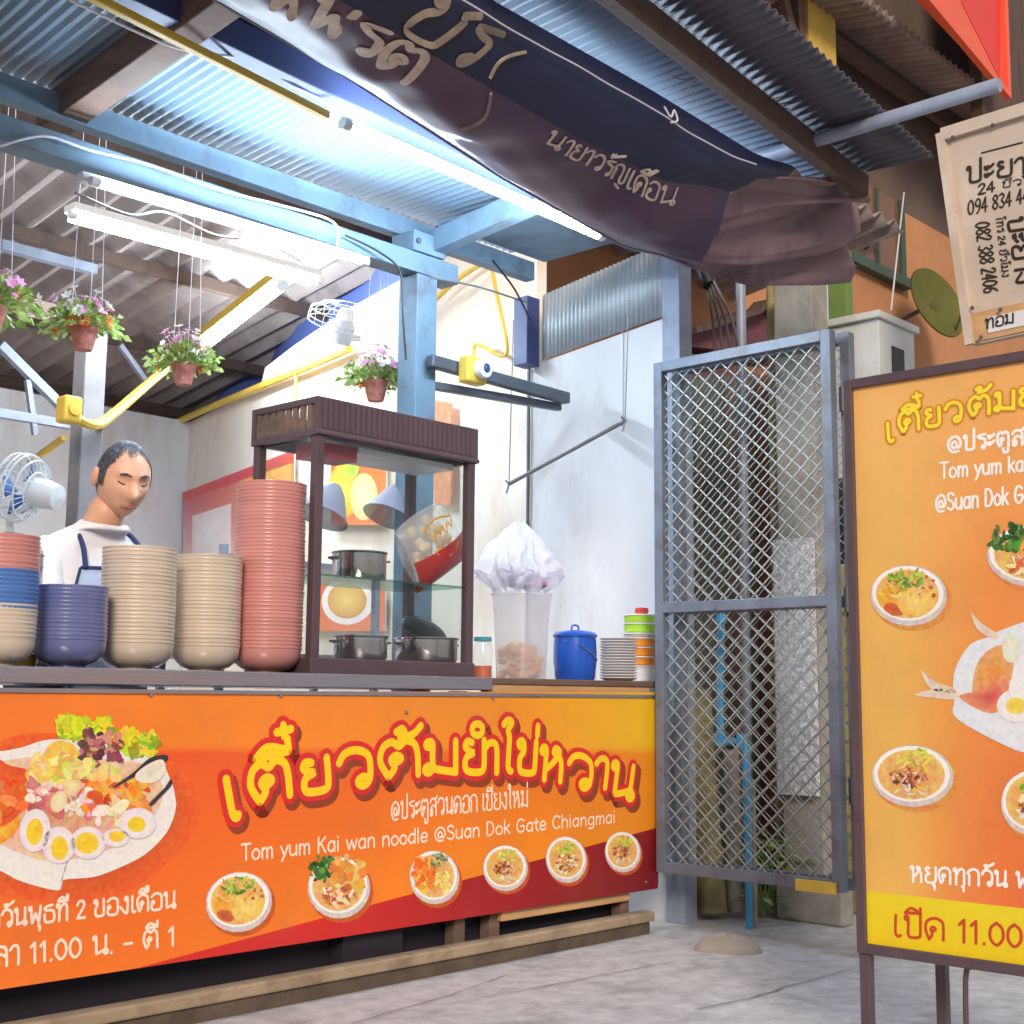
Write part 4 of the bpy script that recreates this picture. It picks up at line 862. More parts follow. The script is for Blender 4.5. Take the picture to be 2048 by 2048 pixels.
# head
HM = Matrix.Rotation(radians(-9), 3, 'Z') @ Matrix.Rotation(radians(24), 3, 'X')
def gs(a, s): return math.exp(-(a*a)/(2*s*s))
def head_pt(th, ph, grow=0.):
    # th 0 top..pi bottom ; ph angle, forward = -y
    x, y, z = sin(th)*sin(ph), -sin(th)*cos(ph), cos(th)
    rx, ry, rz_ = .078, .097, .115
    px, py, pz = x*rx, y*ry, z*rz_
    if z < 0:
        px *= 1-.22*(-z)**1.6
        if y > 0: py *= 1-.25*(-z)
    if z < -.3 and y < 0: py -= .006*gs(z+.75, .3)*gs(px, .03)
    fr = 1 if y < 0 else 0
    if fr:
        py -= .024*gs(px, .011)*(gs(pz+.022, .013)+.55*gs(pz+.002, .016))         # nose
        py -= .006*gs(px, .019)*gs(pz+.028, .009)
        py -= .005*gs(pz-.035, .010)*gs(abs(px)-.028, .022)                           # brow
        py += .011*gs(pz-.016, .011)*gs(abs(px)-.031, .014)                           # sockets
        py -= .004*gs(pz-.014, .006)*gs(abs(px)-.031, .010)                           # lids
        py -= .006*gs(px, .022)*(gs(pz+.056, .006)+gs(pz+.068, .006)) - .004*gs(px, .024)*gs(pz+.062, .003)
        py -= .007*gs(px, .02)*gs(pz+.098, .014)
        py -= .004*gs(pz+.015, .02)*gs(abs(px)-.045, .014)
    v = Vector((px, py, pz))
    if grow: v = v*(1+grow)
    return HEAD+HM@v
nth, nph = 64, 72
hv = [head_pt(pi*i/nth, 2*pi*j/nph) for i in range(nth+1) for j in range(nph)]
hf = [(i*nph+j, (i+1)*nph+j, (i+1)*nph+(j+1) % nph, i*nph+(j+1) % nph) for i in range(nth) for j in range(nph)]
g = MB(); g.add(bv, bf, True); g.add(hv, hf, True)
for sgn in (-1, 1):     # ears
    c_ = HEAD+HM@Vector((sgn*.078, .012, -.004)); rows = []
    for i in range(9):
        rows.append([])
        for j in range(13):
            a, b = pi*i/8, 2*pi*j/12
            rows[-1].append(c_+HM@Vector((sgn*(.012*sin(a)*cos(b)+.004+.008*cos(b)*0), .019*sin(a)*sin(b)+.004*sin(a)*cos(b), .031*cos(a))))
    g.grid(rows)
g.build('body', M['skin'], man, angle=180)
# hair: receding, short at the sides
g = MB(); n1, n2 = 90, 160; keep = {}
vs = []; fs = []
for i in range(n1+1):
    for j in range(n2):
        th = pi*.68*i/n1; ph = 2*pi*j/n2; vs.append(head_pt(th, ph, .035))
for i in range(n1):
    for j in range(n2):
        th = pi*.68*(i+.5)/n1; ph = 2*pi*(j+.5)/n2; f = cos(ph); s_ = abs(sin(ph)); z = cos(th)
        lim = (.82-.5*(1-min(1, max(0, (f-.3)/.5))) if f > .3 else -.05 if f > .10 else -.30 if f > -.3 else -.52)
        if f > .0 and s_ > .93 and z > -.15: lim = -.15
        if z > lim+.05*sin(7*ph)+random.uniform(-.10, .10): fs.append((i*n2+j, (i+1)*n2+j, (i+1)*n2+(j+1) % n2, i*n2+(j+1) % n2))
g.add(vs, fs, True); g.build('hair', M['hair'], man, angle=180)
for sgn in (-1, 1):
    g = MB(); P_ = [HEAD+HM@Vector((sgn*a, b, c_)) for a, b, c_ in ((.014, -.094, .034), (.03, -.092, .040), (.046, -.080, .034))]; g.tube(smoothp(P_, 4), [.0022]*3+[.0034]*3+[.0026]*2+[.001], 6); g.build('eyebrow', M['hair'], man)
    g = MB(); P_ = [HEAD+HM@Vector((sgn*a, b, c_)) for a, b, c_ in ((.018, -.083, .011), (.031, -.087, .007), (.046, -.076, .012))]; g.tube(smoothp(P_, 4), .0018, 6); g.build('eyelid', M['eye'], man)
g = MB(); P_ = [HEAD+HM@Vector((a, b, c_)) for a, b, c_ in ((-.024, -.083, -.063), (-.01, -.0945, -.0605), (0, -.096, -.062), (.01, -.0945, -.0605), (.024, -.083, -.063))]; g.tube(smoothp(P_, 3), .0028, 6); g.build('mouth', M['lip'], man)
# t-shirt: wider skin around the torso and upper arms
rings = [(0, .04, .80, .165, .13), (0, .035, .95, .160, .125), (0, .02, S-.30, .172, .128), (0, .0, S-.17, .185, .130), (-.005, -.005, S-.10, .190, .122), (-.008, -.01, S-.065, .178, .112), (-.012, -.015, S-.04, .150, .102), (-.016, -.022, S-.018, .118, .092), (-.022, -.035, S-.004, .094, .084), (N1.x-B0.x, N1.y-B0.y+.006, N1.z-.034, .076, .072), (N1.x-B0.x, N1.y-B0.y, N1.z-.020, .064, .062), (N1.x-B0.x, N1.y-B0.y, N1.z-.023, .056, .054)]
g = MB(); rows = []
for x_, y_, z_, ra, rb in rings:
    rows.append([])
    for k in range(49):
        th = 2*pi*k/48; c_, s_ = cos(th), sin(th); e = .82
        fold = 1+.018*sin(9*th+z_*14)*(1 if z_ < S-.05 else .2)+.012*sin(5*th-z_*30)
        tilt = -.35*(rb*s_) if z_ > S+.0 else 0
        rows[-1].append(Vector(bp(x_+1.08*ra*fold*math.copysign(abs(c_)**e, c_), y_+rb*fold*math.copysign(abs(s_)**e, s_), z_-tilt*.6)))
fine = []
for a_, b_ in zip(rows, rows[1:]):
    for q_ in (0, .5): fine.append([p.lerp(r_, q_) for p, r_ in zip(a_, b_)])
fine.append(rows[-1]); g.grid(fine)
for sgn in (-1, 1):
    P_ = smoothp([bp(sgn*.10, -.01, S-.085), bp(sgn*.155, -.02, S-.095), bp(sgn*.195, -.05, S-.17), bp(sgn*.215, -.085, S-.255), bp(sgn*.218, -.095, S-.275)], 5); n_ = len(P_)
    g.tube(P_, [.062+.016*min(1, 2.2*i_/n_)+.003*sin(i_*1.9) for i_ in range(n_)], 24, False)
g.build('t_shirt', M['shirt'], man, angle=180)
g = MB(); g.add(*[(a, b) for a, b in [skin_mesh([bp(0, .04, .84), bp(-.1, .03, .79), bp(-.115, .0, .45), bp(-.115, .03, .1), bp(.1, .03, .79), bp(.115, .0, .45), bp(.115, .03, .1)], [(0, 1), (1, 2), (2, 3), (0, 4), (4, 5), (5, 6)], [(.165, .135), .11, .08, .07, .11, .08, .07])]][0], True); g.build('trousers', M['denim'], man, angle=180)
# apron bib on the chest
g = MB(); rows = []
for i in range(13):
    z = S-.12-.36*i/12; rows.append([])
    for j in range(13):
        u = -1+2*j/12; hw = .10+.04*min(1, i/6)
        rows[-1].append(Vector(bp(u*hw, -.148-.016*(1-u*u)+.03*u*u, z)))
g.grid(rows); ap = g.build('apron', M['apron'], man, solid=.003)
g = MB(); e = [Vector(p)+Vector((0, -.004, 0)) for p in rows[0]]; g.tube(e, .006, 6)
for k in (0, -1): g.tube([Vector(rw[k])+Vector((0, -.003, 0)) for rw in rows], .005, 6)
g.build('piping', M['navycloth'], ap)
for sgn in (-1, 1):
    g = MB(); g.tube(smoothp([bp(sgn*.095, -.140, S-.12), bp(sgn*.10, -.125, S-.05), bp(sgn*.085, -.04, S+.012), bp(sgn*.06, .05, S-.01)], 5), .008, 6); g.build('strap', M['navycloth'], ap)

# ================================================================== LIGHTS
def fixture(name, a, b, lab, grp=None, batten='whitepaint', bat=None, shade=None, rad=.0135, tm='tube'):
    a, b = Vector(a), Vector(b); t = thing(name, (a+b)/2, lab, 'lamp', grp)
    g = MB(); g.tube([a, b], rad, 12); g.build('tube', M[tm], t)
    d = (b-a).normalized()
    for e, s in ((a, -1), (b, 1)):
        g = MB(); g.tube([e+d*s*.001, e+d*s*.03], rad*1.1, 10); g.build('end_cap', M['whitepaint'], t)
    if bat is not None:
        o, ww, hh, e0, e1 = bat; g = MB(); g.bar(a+o-d*e0, b+o+d*e1, ww, hh); g.build('batten', M[batten], t, bevel=.003)
    return t
a = at(700, 252, Y=3.0); b = at(1195, 468, Y=3.0)
za = (a.z+b.z)/2; a.z = b.z = za
a, b = at(700, 252, Y=2.9), at(1195, 468, Y=2.9)
lamp1 = fixture('tube_light', a, b, 'bright bare tube light under the awning beside the dark banner', rad=.017)
fixture('tube_light', at(200, 366, Y=3.44), at(722, 521, Y=3.44), 'tube light fixed along the front of the blue beam above the twin fitting', bat=(Vector((0, .025, .012)), .03, .03, .05, .05), rad=.0125)
a, b = at(152, 432, Y=4.75), at(632, 562, Y=4.75)
t = fixture('tube_light', a, b, 'white batten fitting with twin tubes hanging over the flower baskets', bat=(Vector((0, .02, .035)), .085, .03, .02, .02), rad=.015, tm='halltube')
g = MB(); g.tube([a+Vector((0, .05, -.0)), b+Vector((0, .05, -.0))], .012, 10); g.build('tube', M['halltube'], t)
a, b = at(412, 692, Z=2.62), at(562, 572, Z=2.62)
a, b = at(412, 688, Y=6.6), at(562, 572, Y=5.6)
fixture('tube_light', a, b, 'tube light on a yellow batten slanting beside the blue tarpaulin', batten='yellow', bat=(Vector((-.03, 0, .055)), .04, .05, .05, .02), rad=.028, tm='halltube')
# yellow cable trunk along the awning lamp
g = MB(); g.bar(at(-60, -130, Y=2.9), at(655, 232, Y=2.9), .026, .022); g.build('trunking', M['yellow'], lamp1, bevel=.004)
g = MB(); g.tube(smoothp([at(140, 0, Y=3.0), at(350, 95, Y=3.0), at(500, 120, Y=3.0), at(580, 170, Y=3.0), at(640, 200, Y=3.0), at(690, 250, Y=2.98)], 6), .004, 6)
tag(g.build('lamp_cable', M['whitecable']), 'thin white cable drooping under the awning towards the bare tube', 'cable')
def loose_cable(pts, rad, lab, m='cable'):
    g = MB(); g.tube(smoothp(pts, 6), rad, 6); tag(g.build('cable', M[m]), lab, 'cable')
loose_cable([at(0, 292, Y=3.48), at(90, 272, Y=3.47), at(180, 300, Y=3.48), at(300, 330, Y=3.48), at(440, 380, Y=3.48), at(560, 410, Y=3.48), at(668, 445, Y=3.48), at(672, 500, Y=3.47)], .004, 'white cable sagging along the face of the blue beam', 'whitecable')
loose_cable([at(150, 385, Y=3.46), at(260, 430, Y=3.46), at(330, 425, Y=3.46), at(430, 470, Y=3.46), at(520, 480, Y=3.46), at(600, 520, Y=3.46)], .004, 'grey cable looping between the two tube fittings')
loose_cable([at(690, 470, Y=3.48), at(760, 505, Y=3.47), at(800, 545, Y=3.47), at(806, 640, Y=3.47), at(812, 720, Y=3.47)], .004, 'dark cable running down the blue steel post', 'black')
loose_cable([at(985, 520, Y=3.5), at(1030, 580, Y=3.5), at(1060, 640, Y=3.55)], .004, 'short dark cable slanting to the navy corner post', 'black')
# yellow conduits
def conduit(pts, rad, lab, m='yellow', name='conduit', cat='conduit'):
    g = MB(); g.tube(smoothp(pts, 6), rad, 8); return tag(g.build(name, M[m]), lab, cat)
conduit([wat(300, 868, .03), wat(420, 815, .03), wat(560, 757, .03), wat(700, 698, .03)], .024, 'thick yellow conduit running along the cream wall behind the man')
conduit([at(150, 835, Y=5.0), at(190, 850, Y=5.05), at(230, 825, Y=5.3), at(330, 740, Y=5.9), at(405, 690, Y=6.4)], .022, 'yellow conduit rising from the post towards the slanting tube light')
conduit([at(60, 925, Y=8), at(128, 875, Y=7.6)], .022, 'short yellow conduit behind the fan at the left')
conduit([wat(980, 520, .05), wat(996, 600, .05), wat(1014, 690, .05), wat(1004, 712, .05), wat(960, 690, .05), wat(948, 695, .05), wat(948, 725, .05)], .009, 'thin yellow conduit looping down to the round lamp box')
conduit([wat(870, 600, .04), wat(920, 555, .04), wat(980, 518, .04)], .012, 'yellow conduit sloping up the cream wall behind the steel post')
conduit([wat(592, 742, .03), wat(592, 800, .03)], .010, 'short yellow conduit dropping behind the display cabinet')
for px, py, lab in ((303, 870, 'yellow junction box at the end of the thick conduit on the wall'),):
    q = wat(px, py, .04); t = thing('junction_box', q, lab, 'box'); g = MB(); g.obox(q, .09, .12, .13); g.build('case', M['yellow'], t, bevel=.01)
    g = MB(); g.lathe([(.03, 0), (.03, .02), (0, .022)], q+Vector((-.045, -.0, 0)), 16, Matrix.Rotation(radians(-90), 3, 'Y')); g.build('cap', M['yellow'], t)
q = at(138, 820, Y=5.0); t = thing('junction_box', q, 'yellow junction box on the grey hall post', 'box'); g = MB(); g.obox(q, .08, .08, .11); g.build('case', M['yellow'], t, bevel=.012)
g = MB(); g.lathe([(.028, 0), (.028, .015), (0, .017)], q+Vector((0, -.04, 0)), 16, Matrix.Rotation(radians(90), 3, 'X')); g.build('cap', M['yellow'], t)
# rail from post to wall with the round lamp box
za = at(850, 725, Y=3.50).z
r = thing('rail', (3.6, 3.47, za), 'dark grey double rail bridging the blue post and the partition wall', 'rail')
g = MB(); g.bar((3.30, 3.47, za), (4.06, 3.47, za-.01), .04, .045); g.build('upper_bar', M['darksteel'], r, bevel=.005)
g = MB(); g.bar((3.36, 3.51, za-.075), (4.06, 3.51, za-.04), .03, .03); g.build('lower_bar', M['darksteel'], r, bevel=.004)
q = at(945, 742, Y=3.42); t = thing('alarm_lamp', q, 'yellow box with a round white and blue lens on the dark rail', 'lamp')
g = MB(); g.obox(q, .10, .055, .10); g.build('case', M['yellow'], t, bevel=.01)
Mr = Matrix.Rotation(radians(90), 3, 'X')
g = MB(); g.lathe([(.034, 0), (.037, .012), (.034, .03), (.018, .034)], q+Vector((.012, -.0275, .004)), 24, Mr); g.build('bezel', M['whitepaint'], t)
g = MB(); g.lathe([(.019, .028), (.012, .035), (0, .037)], q+Vector((.012, -.0275, .004)), 20, Mr); g.build('lens', M['navysteel'], t)

# hanging bar in front of the white wall
a = at(1020, 968, Y=3.35); b = at(1252, 842, Y=2.75)
a = wat(1018, 968, .25); b = wat(1250, 842, .25)
r = thing('hanging_rail', (a+b)/2, 'thin steel rod hanging on two wires before the white partition', 'rail')
g = MB(); g.tube([a, b], .008, 8); g.build('rod', M['cable'], r)
for p, px, py in ((a, 1027, 640), (b, 1258, 600)):
    g = MB(); g.tube([p, wat(px, py, .25)], .0022, 5); g.build('wire', M['cable'], r)
    g = MB(); g.tube([p+Vector((-.02, 0, .012)), p, p+Vector((-.015, 0, -.04))], .004, 6); g.build('hook', M['cable'], r)
g = MB(); g.tube(smoothp([at(860, 555, Y=3.5), at(960, 575, Y=3.5), at(1052, 605, Y=3.55)], 5), .004, 5); tag(g.build('cable', M['cable']), 'thin dark cable strung from the blue post to the corner post', 'cable')

# wall fan by the post
q = at(690, 640, Y=4.3); t = thing('wall_fan', q, 'white wall fan with a round wire guard behind the blue steel post', 'fan')
Mf = Matrix.Rotation(radians(-20), 3, 'Z') @ Matrix.Rotation(radians(30), 3, 'X')
g = MB()
for rr, z in ((.155, 0), (.15, .03), (.11, .055), (.07, .065), (.155, -.02)):
    g.tube([q+Mf@Vector((rr*cos(2*pi*k/32), rr*sin(2*pi*k/32), z)) for k in range(33)], .002, 5, False)
for k in range(20):
    an = 2*pi*k/20; g.tube([q+Mf@Vector((rr*cos(an), rr*sin(an), z)) for rr, z in ((.04, .068), (.07, .065), (.11, .055), (.153, .02), (.155, -.02))], .0015, 4)
g.build('guard', M['whitepaint'], t)
for k in range(3):
    g = MB(); an = 2*pi*k/3; rows = []
    for i in range(6):
        rr = .03+.10*i/5; rows.append([q+Mf@Vector((rr*cos(an+d), rr*sin(an+d), .02+.03*d)) for d in (-.35, -.1, .15, .4)])
    g.grid(rows); g.build('blade', M['clear'], t, solid=.002)
g = MB(); g.lathe([(0, .05), (.03, .045), (.035, .0), (.05, -.03), (.045, -.10), (0, -.11)], q, 20, Mf); g.build('motor', M['whitepaint'], t)
g = MB(); g.tube([q+Mf@Vector((0, 0, -.08)), q+Vector((.16, .1, -.03))], .015, 8); g.build('bracket', M['whitepaint'], t)
# standing fan at the left
q = at(40, 975, Y=4.6); t = thing('pedestal_fan', (q.x, 4.6, 0), 'blue bladed pedestal fan behind the left bowl stack', 'fan')
Mf = Matrix.Rotation(radians(-150), 3, 'Z') @ Matrix.Rotation(radians(75), 3, 'X')
g = MB()
for rr, z in ((.125, 0), (.12, .03), (.09, .05), (.05, .055), (.125, -.02), (.11, -.05), (.07, -.065)):
    g.tube([q+Mf@Vector((rr*cos(2*pi*k/32), rr*sin(2*pi*k/32), z)) for k in range(33)], .0035, 5, False)
for k in range(28):
    an = 2*pi*k/28; g.tube([q+Mf@Vector((rr*cos(an), rr*sin(an), z)) for rr, z in ((.03, .057), (.09, .05), (.125, 0), (.11, -.05), (.05, -.068))], .0015, 4)
g.build('guard', M['whitepaint'], t)
for k in range(3):
    g = MB(); an = 2*pi*k/3; rows = []
    for i in range(6):
        rr = .03+.075*i/5; rows.append([q+Mf@Vector((rr*cos(an+d), rr*sin(an+d), .0+.04*d)) for d in (-.45, -.1, .2, .5)])
    g.grid(rows); g.build('blade', M['skybowl'], t, solid=.002)
g = MB(); g.lathe([(0, -.05), (.05, -.055), (.055, -.10), (.045, -.16), (0, -.17)], q, 20, Mf); g.build('motor', M['whitepaint'], t)
g = MB(); g.tube([q+Mf@Vector((0, 0, -.1)), (q.x+.0, 4.66, q.z-.1), (q.x, 4.66, .03)], .015, 8); g.build('pole', M['whitepaint'], t)
g = MB(); g.lathe([(.0, .04), (.05, .038), (.16, .02), (.18, 0)], (q.x, 4.66, .0), 24); g.build('base', M['whitepaint'], t)
# steel dome bowl behind the left stack
q = at(20, 1095, Y=3.35); g = MB(); g.lathe([(.085, 0), (.083, .01), (.07, .035), (.04, .052), (0, .058)], (q.x, 3.35, at(20, 1108, Y=3.35).z), 32); g.lathe([(.085, -.004), (.09, -.002), (.085, 0)], (q.x, 3.35, at(20, 1108, Y=3.35).z), 32)
q0 = g.build('strainer_dome', M['chrome']); tag(q0, 'grey steel dome lid standing behind the mixed bowl stack', 'lid')
g = MB(); zt = at(20, 1108, Y=3.35).z; g.lathe([(.07, .8425), (.085, .86), (.085, zt-.005)], (q.x, 3.35, 0), 32); tag(g.build('stock_pot', M['chrome']), 'tall steel stock pot under the dome lid behind the mixed bowls', 'pot')

# ================================================================== HANGING FLOWER BASKETS
def planter(px, py, Y, top, seed, lab, sc=1.0):
    random.seed(seed); q = at(px, py, Y=Y); t = thing('hanging_planter', q, lab, 'planter', 'hanging flower baskets')
    R_ = .075*sc
    g = MB(); g.lathe([(0, -.11*sc), (R_*.62, -.11*sc), (R_*.7, -.10*sc), (R_*.92, -.02*sc), (R_, .0), (R_*1.04, .004), (R_*1.0, .012), (R_*.85, .01), (R_*.8, -.02), (0, -.02)], q, 28); g.build('pot', M['terra'], t)
    for dx, dy in ((-.06, .0), (.05, -.05), (.05, .05)):
        g = MB(); g.tube([q+Vector((dx*sc*1.35, dy*sc*1.35, .008)), Vector((q.x+dx*.6, q.y+dy*.3, top))], .0016, 5); g.build('hanging_wire', M['whitecable'], t)
    g = MB()
    for i in range(330):
        th = random.uniform(0, 2*pi); el = random.uniform(-.25, 1.45); d = Vector((cos(th)*cos(el), sin(th)*cos(el), sin(el))); ln = random.uniform(.05, .155)*sc
        base = q+Vector((d.x*.05, d.y*.05, .01)); c_ = base+d*ln; a = d.orthogonal().normalized(); a = (Matrix.Rotation(random.uniform(0, 6.3), 3, d)@a); b_ = d.cross(a)
        s1, s2 = random.uniform(.016, .036)*sc, random.uniform(.012, .022)*sc; g.k = random.choice((0, 0, 1))
        g.add([c_-d*s1, c_+a*s2+b_*.006, c_+d*s1-Vector((0, 0, .01)), c_-a*s2+b_*.006], [(0, 1, 2, 3)], False)
        if i % 3 == 0: g.tube([base, c_], .0015, 4, False)
    g.build('foliage', [M['leaf2'], M['leaf']], t)
    # big leaf hanging at one side
    for kind, n_, mm in (('orange_flower', 6, 'orafl'), ('pink_flower', 22, 'pinkfl'), ('white_flower', 24, 'whifl')):
        for i in range(n_):
            g = MB()
            th = random.uniform(0, 2*pi); el = random.uniform(.2, 1.4) if kind != 'orange_flower' else random.uniform(-.1, .7)
            ln = random.uniform(.12, .235)*sc if kind != 'orange_flower' else random.uniform(.08, .15)*sc
            d = Vector((cos(th)*cos(el), sin(th)*cos(el), sin(el))); c_ = q+d*ln+Vector((0, 0, .01))
            rr = random.uniform(.022, .036)*sc*(1.5 if kind == 'orange_flower' else 1); a = d.orthogonal().normalized(); b_ = d.cross(a)
            for k in range(6):
                an = 2*pi*k/6; e = (a*cos(an)+b_*sin(an)); p_ = (a*cos(an+.5)+b_*sin(an+.5)); m_ = (a*cos(an-.5)+b_*sin(an-.5))
                g.add([c_, c_+m_*rr*.7+d*rr*.3, c_+e*rr*1.1+d*rr*.45, c_+p_*rr*.7+d*rr*.3], [(0, 1, 2, 3)], False)
            g.tube([q+Vector((0, 0, .0)), c_], .0013, 4, False); g.build(kind, M[mm], t)
planter(168, 662, 4.05, 2.9, 3, 'hanging basket of pink flowers with a big orange bloom in front of the grey post', .60)
planter(368, 735, 4.25, 2.9, 5, 'hanging basket of orange and white flowers beside the slanting tube light', .60)
planter(752, 768, 3.75, 2.46, 8, 'hanging basket of pink flowers just above the display cabinet', .60)
planter(-22, 620, 4.0, 2.9, 9, 'flower basket with lime leaves cut off by the picture edge', .7)
random.seed(21)

# ================================================================== POSTERS ON THE SIDE WALL
def poster(quad, lab, kind, off=.012):
    """quad: 4 photo corners on the side wall, tl tr br bl"""
    P_ = [wat(x, y, off) for x, y in quad]; c_ = sum(P_, Vector())/4; t = thing('menu_poster', c_, lab, 'poster')
    def uv(u, v): return P_[0].lerp(P_[1], u).lerp(P_[3].lerp(P_[2], u), v)
    g = MB()
    if kind == 0:
        st = [((224, 120, 60), (236, 150, 90)), ]
        g.add([uv(0, 0), uv(1, 0), uv(1, 1), uv(0, 1)], [(0, 3, 2, 1)], False, [rgb((206, 90, 120)), rgb((240, 130, 70)), rgb((244, 170, 90)), rgb((240, 200, 190))])
        flat_poly(g, [(0, 0), (1, 0), (1, .12), (0, .14)], WN, .001, (206, 60, 90), (222, 80, 60), uv)
        flat_poly(g, [(.1, .4), (.48, .36), (.48, .98), (.1, .98)], WN, .001, (246, 240, 240), (244, 226, 226), uv)
        flat_poly(g, [(.55, .12), (.98, .10), (.98, .5), (.55, .5)], WN, .001, (244, 160, 60), (244, 180, 90), uv)
    elif kind == 1:
        g.add([uv(0, 0), uv(1, 0), uv(1, 1), uv(0, 1)], [(0, 3, 2, 1)], False, [rgb((226, 96, 40)), rgb((240, 130, 50)), rgb((244, 150, 100)), rgb((240, 120, 60))])
        flat_poly(g, [(.25+.3*cos(k), .5+.4*sin(k)) for k in [2*pi*i/18 for i in range(18)]], WN, .001, (246, 214, 90), (240, 180, 50), uv)
        flat_poly(g, [(.62+.25*cos(k), .6+.34*sin(k)) for k in [2*pi*i/18 for i in range(18)]], WN, .002, (250, 236, 190), (244, 214, 140), uv)
        flat_poly(g, [(.4+.14*cos(k), .2+.14*sin(k)) for k in [2*pi*i/12 for i in range(12)]], WN, .003, (170, 200, 60), (200, 214, 90), uv)
    else:
        g.add([uv(0, 0), uv(1, 0), uv(1, 1), uv(0, 1)], [(0, 3, 2, 1)], False, [rgb((236, 90, 50)), rgb((240, 110, 60)), rgb((244, 150, 110)), rgb((240, 130, 80))])
        flat_poly(g, [(.5+.36*cos(k), .42+.46*sin(k)) for k in [2*pi*i/24 for i in range(24)]], WN, .001, (246, 226, 214), (250, 236, 230), uv)
        flat_poly(g, [(.5+.27*cos(k), .4+.35*sin(k)) for k in [2*pi*i/24 for i in range(24)]], WN, .002, (244, 220, 120), (226, 160, 90), uv)
    g.build('printed_sheet', M['print'], t)
    g = MB(); g.slab([p-WN*.002 for p in P_], WN, .006); g.build('backing', M['whitepaint'], t)
poster([(366, 985), (588, 900), (588, 1110), (366, 1115)], 'orange and magenta menu poster on the cream wall behind the pink bowls', 0)
poster([(662, 912), (772, 908), (772, 1050), (662, 1050)], 'orange food poster with yellow dish seen through the top of the cabinet', 1)
poster([(625, 1160), (770, 1160), (770, 1262), (625, 1262)], 'orange poster with a round bowl seen through the bottom of the cabinet', 2)
g = MB(); P_ = [wat(x, y, .02) for x, y in ((868, 800), (902, 806), (902, 1010), (868, 1010))]; g.slab(P_, WN, .008)
tag(g.build('wall_cloth', mat('orange_cloth', (226, 150, 112), rough=.9, var=.2, vs=20)), 'pale orange cloth strip hanging on the wall behind the cabinet', 'cloth')
for px, py, Y, lab in ((785, 1010, 3.62, 'grey plastic cone strainer behind the cabinet beside its rear post'), (655, 1010, 3.65, 'grey plastic cone strainer behind the cabinet next to the pink bowls')):
    q = at(px, py, Y=Y); g = MB(); g.lathe([(.095, -.05), (.088, -.045), (.045, .05), (.02, .08), (0, .082)], q, 24, Matrix.Rotation(radians(25), 3, 'Y')); o = g.build('cone_strainer', M['smoky'], solid=.002); tag(o, lab, 'strainer')
# rack that carries them
r = thing('storage_shelf', (3.0, 3.75, 0), 'steel storage shelf standing behind the counter and cabinet', 'shelf')
for x in (2.55, 3.2):
    for y in (3.62, 3.95):
        g = MB(); g.bar((x, y, 0), (x, y, 1.26), .022, .022); g.build('upright', M['greysteel'], r)
for z in (.5, .9, 1.21):
    g = MB(); g.box(2.54, 3.21, 3.61, 3.96, z, z+.02); g.build('shelf_board', M['steel'], r)

# ================================================================== GATE
GX = 3.865; gy0, gy1, gz0, gz1 = 2.168, 2.880, .195, 1.978; gm = at(1320, 1217, X=GX).z
r = thing('security_gate', (GX, 2.88, gz0), 'grey steel folding gate with diamond mesh standing open at the end of the counter', 'gate')
def leaf(X, y0, y1, nm, wr):
    g = MB(); f_ = .036
    g.box(X-.018, X+.018, y0, y0+f_, gz0, gz1); g.box(X-.018, X+.018, y1-f_, y1, gz0, gz1)
    g.box(X-.0182, X+.0182, y0+f_, y1-f_, gz1-f_, gz1); g.box(X-.0182, X+.0182, y0+f_, y1-f_, gz0, gz0+f_); g.box(X-.0172, X+.0172, y0+f_, y1-f_, gm-.018, gm+.018)
    fr = g.build(nm, M['gatesteel'], r, bevel=.002)
    g = MB(); px_, pz_ = .062, .058
    ya, yb = y0+f_*.6, y1-f_*.6
    for za, zb in ((gz0+f_*.6, gm-.012), (gm+.012, gz1-f_*.6)):
        H = zb-za; Wd = yb-ya; sl = pz_/px_
        n = int((Wd+H/sl)/px_)+2
        for s_ in (1, -1):
            for i in range(-1, n):
                # line: z = za + s*sl*(y-c)
                c0 = ya+i*px_ if s_ < 0 else yb-i*px_
                # param
                if s_ > 0: c0 = ya-H/sl+i*px_
                else: c0 = ya+i*px_
                pts = []
                if s_ > 0:
                    yA, yB = max(ya, c0), min(yb, c0+H/sl); 
                    if yB-yA < .004: continue
                    pA, pB = Vector((X+.002, yA, za+(yA-c0)*sl)), Vector((X+.002, yB, za+(yB-c0)*sl))
                else:
                    yA, yB = max(ya, c0-H/sl), min(yb, c0)
                    if yB-yA < .004: continue
                    pA, pB = Vector((X-.002, yA, za+(c0-yA)*sl)), Vector((X-.002, yB, za+(c0-yB)*sl))
                g.tube([pA, pB], wr, 5, False)
    g.build('wire_mesh', M['wire'], r)
leaf(GX, gy0, gy1, 'front_frame', .0027)
leaf(GX+.07, gy0-.03, gy1-.03, 'rear_frame', .0017)
for z in (.5, 1.1, 1.75):
    g = MB(); g.tube([(GX+.035, gy0-.012, z-.04), (GX+.035, gy0-.012, z+.04)], .012, 10); g.build('hinge', M['darksteel'], r)
g = MB(); g.box(GX-.03, GX-.0185, gy0+.02, gy0+.16, gz0-.005, gz0+.03); g.build('latch_plate', M['yellow'], r)
